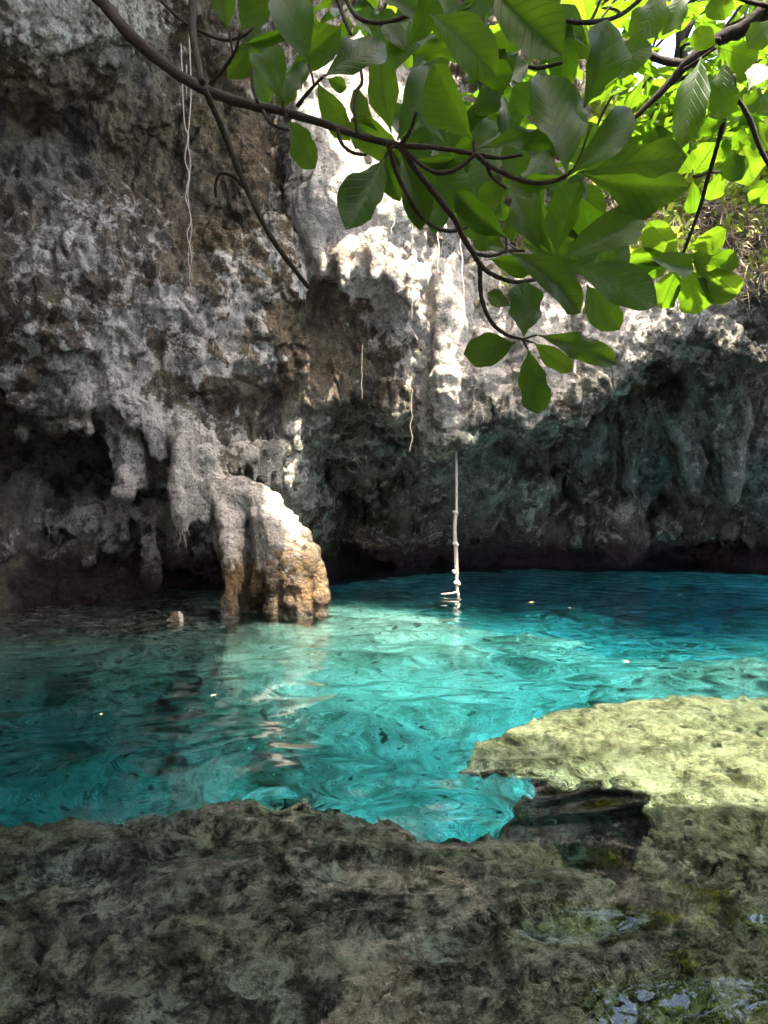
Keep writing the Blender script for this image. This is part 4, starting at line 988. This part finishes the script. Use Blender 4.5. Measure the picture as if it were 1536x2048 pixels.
# ------------------------------------------------------------------ hanging roots
def root(chains, label, name='hanging_root', group=None):
    ch = []
    for pts, Y, r in chains:
        P0 = [W(u, v_, Y) for u, v_ in pts]; ch.append((P0, np.linspace(*r, len(P0)) / F * Y))
    o = link(name, tube_mesh(name, ch, 5, 5, .1), ROOT); tag(o, label, 'root', group); return o
def wig(u, v0, v1, amp, n_, ph, drift=0):
    return [(u + amp * math.sin(ph + k * 1.9 + lr.uniform(-.5, .5)) * lr.uniform(.2, 1.1) + drift * k / n_ + lr.uniform(-.8, .8), v0 + (v1 - v0) * k / n_) for k in range(n_ + 1)]
root([([(362,90),(366,200)] + wig(372, 250, 590, 5, 14, 0, 10), 8.3, (1.3, .7)), ([(378,60),(382,180)] + wig(377, 250, 560, 4, 9, 3.0, 4), 8.3, (1.2, .6)), (wig(372, 130, 190, 1, 4, 1), 8.3, (1.2, .8))],
     'pair of long pale roots twisted together, hanging before the brown wall')
root([(wig(876, 440, 548, 3, 7, .5), 9.6, (1.6, .9))], 'short pale wavy root dangling right of the bright white rock')
root([(wig(921, 470, 606, 3, 8, 2, 6), 9.6, (1.8, 1.0))], 'pale root hanging above the dark brown hollow behind the leaves')
root([(wig(824, 430, 640, 1, 9, .2), 9.7, (.6, .4))], 'thin straight root hanging down the grey rock between white face and rib')
root([(wig(824, 780, 905, 2.5, 9, 1, -2), 10.2, (.55, .4))], 'thin root hanging under the brown overhang beside the rope')
root([(wig(724, 690, 800, 1.2, 7, 1), 9.8, (.5, .35))], 'hair-thin root on the brown underside above the low cave hole')
root([(wig(785, 400, 470, 4, 6, 1), 9.3, (1.2, .8))], 'small kinked rootlet on the bright white rock face')
root([(wig(356 + 4 * k, 1048, 1075 + 11 * ((k * 2) % 4), 3, 6, k * 1.7, -5 + 3 * k), 8.72, (.6, .35)) for k in range(5)], 'tuft of fine rootlets below the tip of the longest stalactite', 'rootlet_tuft')

# ------------------------------------------------------------------ stone standing out of the water, floating bits
c = W(350, 1241, 8.15); rg = np.random.default_rng(8)
nu, nv = 18, 12; V = []
for a in range(nv):
    for b in range(nu):
        th = math.pi * a / (nv - 1); ph = 2 * math.pi * b / nu
        fl = 1.0 if th > 1.5 else 0.45 + 0.55 * math.sin(th); V.append((0.085 * fl * math.sin(th) * math.cos(ph), 0.11 * fl * math.sin(th) * math.sin(ph), 0.125 * math.cos(th)))
V = np.array(V); V *= (1 + 0.35 * fbm(V * 9, 3, 500))[:, None]; V += c + (0, 0, -0.015)
Q = [(a * nu + b, (a + 1) * nu + b, (a + 1) * nu + (b + 1) % nu, a * nu + (b + 1) % nu) for a in range(nv - 1) for b in range(nu)]
me = mesh_np('stone', V, np.array(Q))
for k_ in rock_attrs: attr(me, k_, np.full(len(me.vertices), .45 if k_ == 'brown' else .5 if k_ == 'white' else 0.0))
tag(link('stone', me, ROCK), 'small pointed brown stone poking out of the water near the left bank', 'stone')
t = NT('fallen_petal'); FALL = t.done(t.principled((0.62, 0.50, 0.28), 0.7).outputs[0])
for u, v_, sz, lab in [(1064,1206,.05,'small yellow leaf fragment floating right of the rope end'),(1360,1190,.03,'tiny pale speck of leaf floating farthest right below the dark wall'),
        (1140,1217,.025,'tiny leaf speck floating on blue water below the pale wall column'),(1252,1325,.05,'curled leaf fragment floating just beyond the sunlit shelf'),(428,1393,.03,'tiny leaf fragment floating below the orange flowstone buttress'),
        (203,1432,.028,'tiny pale leaf fragment floating on the dark water at far left'),(829,1336,.03,'tiny leaf fragment floating below and left of the rope end')]:
    sz *= 0.65; Y = H * F / (v_ - CY); c = np.array(((u - CX) / F * Y, Y, 0.0)); n_ = 7
    zc = float(waves(c[None])[0]) + 0.004; a0 = lr.uniform(0, 6)
    ring = [(c[0] + sz * math.cos(a0) * math.cos(a) - .5 * sz * math.sin(a0) * math.sin(a), c[1] + sz * math.sin(a0) * math.cos(a) + .5 * sz * math.cos(a0) * math.sin(a), zc + .25 * sz * abs(math.sin(a)) + .002) for a in np.linspace(0, 6.28, n_ * 2)[:-1]]
    me = bpy.data.meshes.new('fallen_leaf'); me.from_pydata([(c[0], c[1], zc)] + ring, [], [(0, k + 1, (k + 1) % len(ring) + 1) for k in range(len(ring))])
    tag(link('fallen_leaf', me, FALL), lab, 'leaf', 'leaf fragments floating on the pool')
